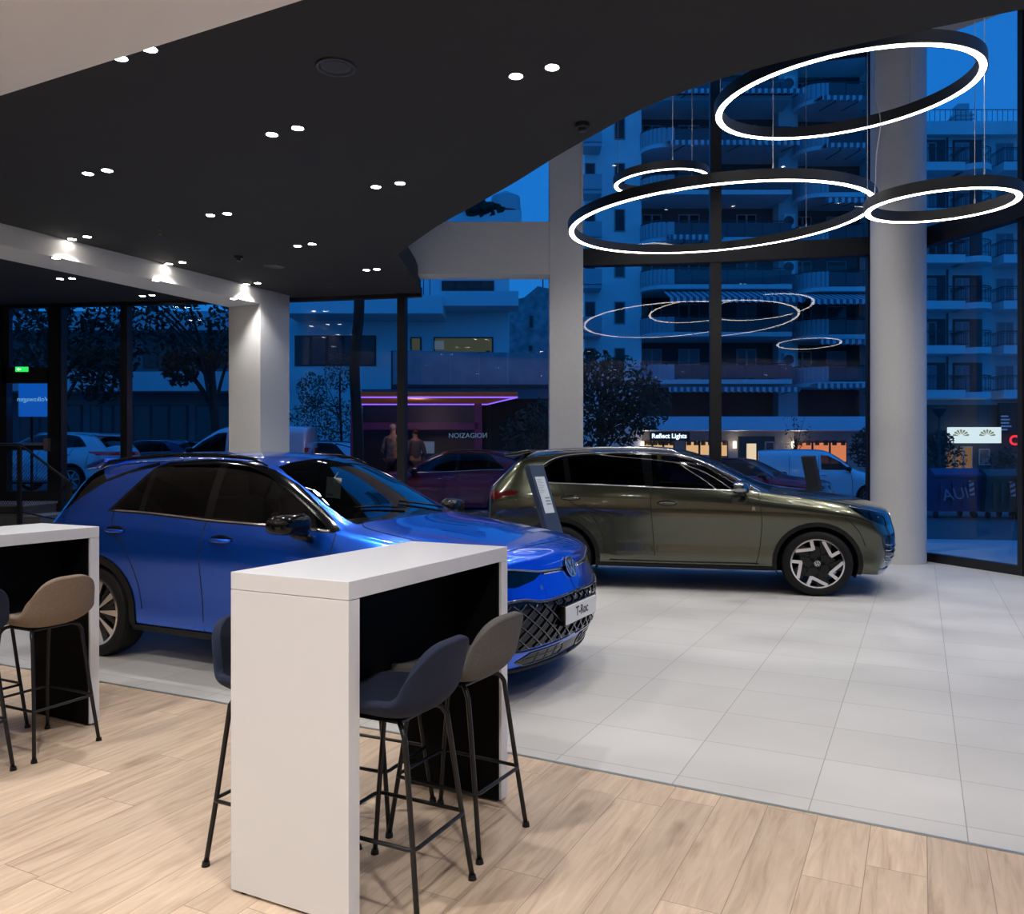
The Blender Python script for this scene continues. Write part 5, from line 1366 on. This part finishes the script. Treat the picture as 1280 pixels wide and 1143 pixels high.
parked(make_tiguan, 'dark blue parked car behind the olive SUV', xx(893, 32), 32, -20, (.02, .04, .11))
VAN = dict(
    stations=[(-.75, -.06, .84, .36, .9, 1.15, .84, 1.70, .72, 1.78), (-.72, -.06, .88, .30, .9, 1.15, .86, 1.72, .76, 1.80), (-.3, 0, .90, .26, .9, 1.15, .87, 1.74, .78, 1.82), (.5, 0, .90, .26, .9, 1.15, .87, 1.75, .78, 1.83), (1.2, 0, .90, .26, .9, 1.15, .87, 1.74, .76, 1.82),
              (1.45, .02, .90, .26, .9, 1.14, .86, 1.68, .73, 1.76), (1.8, .05, .90, .26, .88, 1.12, .85, 1.47, .74, 1.54), (2.15, .07, .90, .26, .87, 1.10, .84, 1.22, .75, 1.28), (2.32, .09, .90, .26, .85, 1.06, .82, 1.10, .73, 1.14), (2.75, .14, .89, .25, .82, .99, .79, 1.03, .68, 1.05), (3.05, .2, .87, .24, .76, .9, .75, .93, .62, .95), (3.2, .25, .85, .25, .66, .78, .72, .80, .58, .82)],
    fx=lambda z: 0, R=.31, axz=.31, wb=2.65, arch=.36, clad=.40, W=.90, rim=.2, ww=.2, wy=.79, sill=.31, zsill=.27, floor=.3, seat=1.2, dash=2.0, dashz=1.05, mirror=(2.05, 1.16),
    seams=[[(1.15, 1.6), (1.15, .9), (1.15, .32)], [(2.1, 1.08), (2.15, .7), (2.15, .32)], [(.25, 1.6), (.25, .9), (.3, .4)]], seams_top=[], handles=[(1.3, .98), (1.0, .98)])
VAN['fx'] = lambda z: 0.
def make_van(name, label, loc, rot, pm, detail=1, style='plain', group=None):
    S = dict(VAN)
    S['regions'] = [('window', 'glass', 'side', [(1.22, 1.15), (1.20, 1.62), (1.42, 1.60), (1.80, 1.40), (2.12, 1.14)], lambda c, n: c.z > 1 and abs(c.y) > .4, 0, True),
                    ('windshield', 'glass', 'top', [(1.60, -.6), (1.56, 0), (1.60, .6), (2.16, .68), (2.28, 0), (2.16, -.68)], lambda c, n: c.z > 1.05, 0, False),
                    ('headlight', 'lamp', 'front', [(.44, .72), (.84, .78), (.84, .60), (.52, .58)], lambda c, n: c.x > 2.5, 0, True),
                    ('grille', 'black', 'front', [(0, .46), (.74, .46), (.7, .32), (0, .32)], lambda c, n: c.x > 2.5, 0, True),
                    ('taillight', 'tail', 'side', [(-.8, .8), (-.8, 1.25), (-.68, 1.25), (-.68, .8)], lambda c, n: c.x < -.4, 0, True)]
    return car(name, label, S, loc, rot, pm, detail, group, 'plain')
parked(make_van, 'white compact delivery van parked left of the round column', xx(1037, 26.6), 27.2, -18, (.88, .92, .95), .0, 'parked_van')
parked(make_van, 'pale blue white compact van behind the white column at left', xx(285, 20.5), 20.8, 183, (.75, .83, .9), .0, 'parked_van')

# ---- two people by the kiosk
def person(label, pos, rz, H, skin, hair, top, trou, armpose=0):
    t = thing('person', label, 'person', pos, rz); s = H / 1.75
    def skinned(name, V, E, R, m, par, sub=2):
        me = bpy.data.meshes.new(name); me.from_pydata([tuple(Vector(v) * s) for v in V], E, []); o = bpy.data.objects.new(name, me); COL.objects.link(o); o.parent = par
        md = o.modifiers.new('skin', 'SKIN'); me.skin_vertices[0].data[0].use_root = True
        for i, r in enumerate(R): me.skin_vertices[0].data[i].radius = (r[0] * s, r[1] * s)
        md2 = o.modifiers.new('sub', 'SUBSURF'); md2.levels = sub; md2.render_levels = sub
        for q in (m if isinstance(m, list) else [m]): me.materials.append(q)
        dg = bpy.context.evaluated_depsgraph_get(); m2 = bpy.data.meshes.new_from_object(o.evaluated_get(dg)); o.modifiers.clear(); o.data = m2; m2.polygons.foreach_set('use_smooth', [True] * len(m2.polygons)); return o
    a = .25 if armpose else 0
    V = [(0, 0, .95), (0, 0, 1.12), (0, .01, 1.33), (0, .01, 1.45), (0, -.005, 1.53), (0, -.02, 1.62), (0, -.015, 1.70),
         (.09, 0, .88), (.10, -.01, .50), (.10, .02, .09), (.10, -.12, .04), (-.09, 0, .88), (-.10, -.01, .50), (-.10, .02, .09), (-.10, -.12, .04),
         (.17, .01, 1.42), (.24, .03, 1.15), (.25, -.08 - a, .95 + a * .6), (.25, -.12 - a * 1.1, .88 + a), (-.17, .01, 1.42), (-.24, .03, 1.15), (-.25, -.08, .95), (-.25, -.11, .88)]
    E = [(0, 1), (1, 2), (2, 3), (3, 4), (4, 5), (5, 6), (0, 7), (7, 8), (8, 9), (9, 10), (0, 11), (11, 12), (12, 13), (13, 14), (3, 15), (15, 16), (16, 17), (17, 18), (3, 19), (19, 20), (20, 21), (21, 22)]
    R = [(.15, .11), (.14, .10), (.165, .11), (.10, .08), (.055, .06), (.075, .09), (.06, .075), (.09, .09), (.06, .06), (.042, .045), (.04, .03), (.09, .09), (.06, .06), (.042, .045), (.04, .03), (.055, .055), (.045, .045), (.035, .035), (.03, .02), (.055, .055), (.045, .045), (.035, .035), (.03, .02)]
    body = skinned('body', V, E, R, skin, t)
    # clothing over the body
    sh = skinned('shirt', [V[0], V[1], V[2], (0, .01, 1.42), V[15], V[16], V[19], V[20], (.245, -.03, 1.06), (-.245, -.03, 1.06)], [(0, 1), (1, 2), (2, 3), (3, 4), (4, 5), (5, 8), (3, 6), (6, 7), (7, 9)],
                 [(.165, .125), (.155, .115), (.18, .125), (.10, .09), (.07, .07), (.06, .06), (.07, .07), (.06, .06), (.055, .055), (.055, .055)], top, t)
    tr = skinned('trousers', [(0, 0, .95), V[7], V[8], (.10, .02, .10), V[11], V[12], (-.10, .02, .10)], [(0, 1), (1, 2), (2, 3), (0, 4), (4, 5), (5, 6)], [(.16, .12), (.10, .10), (.075, .075), (.06, .065), (.10, .10), (.075, .075), (.06, .065)], trou, t)
    b = NB(); bmesh.ops.create_uvsphere(b, u_segments=16, v_segments=10, radius=1); bmesh.ops.transform(b, matrix=Matrix.Translation(Vector((0, .012, 1.69)) * s) @ Matrix.Diagonal((.078 * s, .095 * s, .082 * s, 1)), verts=b.verts[:]); obj('hair', b, hair, t, True)
    for sx in (1, -1):
        b = NB(); bmesh.ops.create_uvsphere(b, u_segments=8, v_segments=6, radius=.011 * s); bmesh.ops.translate(b, verts=b.verts[:], vec=Vector((sx * .03, -.105, 1.645)) * s); obj('eye', b, darkw, t, True)
    b = NB(); add_cyl(b, Vector((0, -.10, 1.65)) * s, Vector((0, -.125, 1.61)) * s, .008 * s, .014 * s, seg=8); obj('nose', b, skin, t, True)
    for sx in (1, -1):
        for k in range(5):
            base = Vector(V[18] if sx > 0 else V[22]); L = (.055, .075, .08, .075, .06)[k]; dx = (k - 2) * .016
            d = Vector((0, -.5, -.85)).normalized() if k else Vector((-sx * .5, -.6, -.5)).normalized()
            b = NB(); p = base + Vector((dx, 0, -.01)); add_tube(b, [p * s, (p + d * L * .55) * s, (p + d * L + Vector((0, .012, 0))) * s], [.009 * s, .008 * s, .006 * s], 6); obj('finger', b, skin, t, True)
    return t
skn = pbr('skin', (.30, .17, .12), .6)
person('grey haired person in a printed beige top standing at the kiosk', (xx(491, 19.6), 19.6, .46), 2.8, 1.78, skn, pbr('hair_grey', (.25, .24, .23), .9), pbr('top_beige', (.22, .18, .16), .9, noise=.5, nscale=12), pbr('trousers_dark', (.03, .03, .04), .9), 1)
person('dark haired person in a dark top standing beside the grey haired one', (xx(519, 20.0), 20.0, .46), -2.7, 1.68, skn, pbr('hair_brown', (.05, .025, .015), .9), pbr('top_dark', (.07, .07, .09), .9), pbr('trousers_dark', (.03, .03, .04), .9))

l = bpy.data.lights.new('people_fill_light', 'POINT'); l.energy = 25; l.color = (1, .6, .5); l.shadow_soft_size = .3  # unseen fill lamp added under the canopy to brighten the two people
lo = bpy.data.objects.new('people_fill_light', l); COL.objects.link(lo); lo.location = (-2.2, 18.9, 2.65)
# ================================================================== CEILING FIXTURES AND LIGHT
hot = emis('lamp_hot', (1., .93, .84), 40.); cool_ring = emis('ring_light', (1., .93, .84), 13.)
PXS = [(340, 168, 372, 160), (645, 95, 690, 84), (470, 233.5, 500, 229), (110, 217, 134, 213), (263, 269, 284, 267), (372, 307.5, 390, 305), (458, 337.5, 471, 336.5), (90, 299, 109, 296), (211, 330, 228, 328), (308, 355.5, 322, 354), (150, 72, 187, 61)]
k = ZC - EYE
def cpt(px, py, z=ZC): v = HZ - py; return Vector(((px - 640) / v * (z - EYE), F / v * (z - EYE)))
pairs = [(cpt(a, b_), cpt(c, d)) for a, b_, c, d in PXS]
dl_ = NB(); add_lathe(dl_, [(.047, -.004), (.062, -.006), (.064, 0), (.047, 0)], 24, closed=True); MATS['dl_ring'] = None
ring_me = bpy.data.meshes.new('downlight_trim'); dl_.to_mesh(ring_me); dl_.free(); ring_me.materials.append(pbr('fixture_black', (.012, .012, .012), .5))
lb = NB(); add_lathe(lb, [(.0001, 0), (.046, 0)], 24); lens_me = bpy.data.meshes.new('downlight_lens'); lb.to_mesh(lens_me); lb.free(); lens_me.materials.append(hot)
def downlight(p, label, group, z=ZC):
    o = bpy.data.objects.new('downlight', ring_me); COL.objects.link(o); o.location = (p.x, p.y, z)
    tag(o, label, 'ceiling light', group)
    l = bpy.data.objects.new('lens', lens_me); COL.objects.link(l); l.parent = o; l.location = (0, 0, -.0035)
    return o
def spot(p, z, e, ang=100, blend=.6, r=.05, col=(1, .975, .955), aim=None):
    l = bpy.data.lights.new('spot_lamp', 'SPOT'); l.energy = e; l.spot_size = math.radians(ang); l.spot_blend = blend; l.shadow_soft_size = r; l.color = col
    o = bpy.data.objects.new('spot_lamp', l); COL.objects.link(o); o.location = (p[0], p[1], z)
    if aim is not None: o.rotation_euler = (Vector(aim) - o.location).to_track_quat('-Z', 'Y').to_euler()
LBL = ['round recessed downlight, middle of the black ceiling', 'round recessed downlight, large pair toward the camera right', 'round recessed downlight, pair near the curved ceiling edge', 'round recessed downlight, dim pair at the left', 'round recessed downlight, small pair left of centre', 'round recessed downlight, tiny pair toward the facade', 'round recessed downlight, tiny pair closest to the ceiling corner', 'round recessed downlight, pair beside the white beam at left', 'round recessed downlight, pair beside the white beam, second along it', 'round recessed downlight, pair beside the white beam nearest the column', 'round recessed downlight on the border of the white ceiling']
for i, (p, q) in enumerate(pairs):
    for w, pt in (('left lamp', p), ('right lamp', q)):
        downlight(pt, LBL[i] + ', ' + w, 'paired recessed downlights in the black ceiling', ZC)
    m = (p + q) / 2
    spot(m, ZC - .03, KL * (.6 if i == 3 else 1), 112, .7, .06)
# fixtures in the far left bay and under the white beam
for (a, b_, c, d) in ((75, 348.5, 90, 348), (178, 370, 190, 369)):
    for w, (x, y) in (('left', (a, b_)), ('right', (c, d))):
        pt = cpt(x, y); downlight(pt, 'small downlight in the ceiling beyond the white beam, %s one of %s pair' % (w, 'the nearer' if a == 75 else 'the farther'), 'downlights beyond the white beam')
    spot(cpt((a + c) / 2, b_), ZC - .03, KL * .15, 110, .7)
for (x, y) in ((70, 322.5), (195, 350.5), (292, 373.5)):
    z = 3.86; pt = cpt(x, y, z); downlight(pt, 'downlight under the white beam, %s' % {70: 'nearest the picture edge', 195: 'the middle one', 292: 'beside the column'}[x], 'downlights under the white beam', z - .001)
    spot(pt, z - .03, KL * .07, 120, .8)
# the grid goes on behind the camera
for i in range(4):
    for j in range(3):
        p = Vector((3.2, 1.5)) - A2 * (1.9 * j - .3) - B2 * (2.2 * i); 
        if p.y > wl(p.x) - 1.9: continue
        downlight(p, 'recessed downlight in the white ceiling above the seating area', 'downlights in the white ceiling', ZC - .021)
        spot(p, ZC - .05, KL * 2.0, 130, .8)
# atrium lamps high above the tiled floor
for (x, y) in ((2.2, 6.4), (4.4, 5.6), (3.6, 8.6), (1.3, 9.6), (5.4, 8.0), (6.0, 5.2), (3.3, 11.0), (7.2, 3.2), (5.0, 3.4)):
    spot((x, y), 7.18, KA, 95, .6, .12)
    downlight(Vector((x, y)), 'high recessed downlight over the atrium', 'atrium downlights', 7.248)
# round ceiling speaker, detectors, sprinklers
def cdisc(name, label, cat, px, py, prof, m, sub=None):
    p = cpt(px, py); b = NB(); add_lathe(b, prof, 28); o = obj(name, b, m, None, True, (p.x, p.y, ZC), angle=30); tag(o, label, cat); return o
fb = MATS['fixture_black']; fb2 = pbr('fixture_dark', (.008, .008, .008), .35)
o = cdisc('ceiling_speaker', 'large black round ceiling speaker with raised rim', 'speaker', 420, 83, [(.0001, -.002), (.10, -.002), (.115, -.012), (.13, -.012), (.135, 0)], fb2)
b = NB(); add_lathe(b, [(.0001, -.006), (.085, -.006), (.09, -.003)], 24); obj('grille', b, fb, o)
o = cdisc('ceiling_speaker', 'small flat black round ceiling grille near the facade', 'speaker', 343, 333, [(.0001, -.004), (.11, -.004), (.13, -.01), (.14, 0)], fb2)
for (x, y, l) in ((728, 155, 'black smoke detector near the curved ceiling edge'), (298, 320.5, 'black smoke detector above the blue car')):
    o = cdisc('smoke_detector', l, 'detector', x, y, [(.0001, -.06), (.03, -.058), (.035, -.035), (.055, -.03), (.06, 0)], fb2)
for (x, y, l) in ((200, 288, 'small brass ceiling sprinkler above the white beam'), (412, 355, 'small brass ceiling sprinkler near the facade')):
    o = cdisc('sprinkler', l, 'sprinkler', x, y, [(.0001, -.05), (.018, -.048), (.006, -.04), (.006, -.01), (.02, -.004), (.02, 0)], pbr('brass', (.35, .2, .07), .4, .9))
# --- ring pendants
wire = pbr('wire_grey', (.45, .45, .45), .4, .6); ringb = pbr('ring_black', (.008, .008, .008), .5)
def ring_lamp(label, c, r, tilt, w=.075, h=.09, wires=3, cable=0.):
    t = thing('ring_pendant', label, 'pendant lamp', c, 0, 'ring pendants hanging in the atrium'); c = Vector(c)
    T = Matrix.Rotation(tilt[0], 4, 'X') @ Matrix.Rotation(tilt[1], 4, 'Y')
    b = NB(); add_lathe(b, [(r - w / 2, 0), (r - w / 2, h), (r + w / 2, h), (r + w / 2, 0), (r + w * .36, 0), (r + w * .36, .008), (r - w * .36, .008), (r - w * .36, 0)], 128, T, closed=True); obj('ring_housing', b, ringb, t, True, angle=40)
    b = NB(); add_lathe(b, [(r - w * .36, .002), (r - w * .30, -.006), (r + w * .30, -.006), (r + w * .36, .002)], 128, T); obj('light_strip', b, cool_ring, t, True)
    for k in range(wires):
        a = 2 * PI * k / wires + .6
        p = T @ Vector((r * math.cos(a), r * math.sin(a), h)); q = Vector((p.x, p.y, 7.25 - c.z))
        b = NB(); add_tube(b, [p, q], .0035, 5); obj('suspension_wire', b, wire, t)
        b = NB(); add_cyl(b, p, p + Vector((0, 0, .05)), .008, seg=8); obj('wire_clamp', b, wire, t)
    if cable:
        a = cable; p = T @ Vector((r * math.cos(a), r * math.sin(a), h))
        pts = catmull([p + Vector((-.16, 0, .01)), p + Vector((-.04, 0, .015)), p + Vector((.04, .02, .12)), p + Vector((.05, 0, .5)), p + Vector((.09, 0, .85)), p + Vector((.03, .0, 1.15)), p + Vector((.04, 0, 1.7)), Vector((p.x + .04, p.y, 7.25 - c.z))], 5)
        b = NB(); add_tube(b, pts, .005, 6); obj('power_cable', b, wire, t, True)
    return t
for a in RINGS: ring_lamp(*a)

# --- world, camera
wd = bpy.data.worlds.new('dusk_sky'); SC.world = wd; wd.use_nodes = True; t = wd.node_tree
bg = t.nodes['Background']; tc = t.nodes.new('ShaderNodeTexCoord'); sp = t.nodes.new('ShaderNodeSeparateXYZ'); cr = t.nodes.new('ShaderNodeValToRGB')
t.links.new(tc.outputs['Generated'], sp.inputs[0]); t.links.new(sp.outputs['Z'], cr.inputs[0]); t.links.new(cr.outputs[0], bg.inputs[0])
e = cr.color_ramp.elements; e[0].position = 0; e[0].color = (.012, .20, .60, 1); e[1].position = .6; e[1].color = (.010, .17, .62, 1); bg.inputs[1].default_value = SKY
cd = bpy.data.cameras.new('camera'); cam = bpy.data.objects.new('camera', cd); COL.objects.link(cam); SC.camera = cam
cam.location = (0, 0, EYE); cam.rotation_euler = (PI / 2, 0, 0)
cd.sensor_fit = 'HORIZONTAL'; cd.sensor_width = 36; cd.lens = 36 * F / 1280; cd.shift_y = (HZ - 571.5) / 1280 * -1 * -1
cd.clip_end = 300
SC.view_settings.view_transform = 'Standard'; SC.view_settings.look = 'None'; SC.view_settings.exposure = 0
SC.cycles.max_bounces = 8; SC.cycles.transparent_max_bounces = 24; SC.cycles.glossy_bounces = 4; SC.cycles.diffuse_bounces = 4
SC.cycles.sample_clamp_indirect = 6; SC.cycles.caustics_reflective = False; SC.cycles.caustics_refractive = False
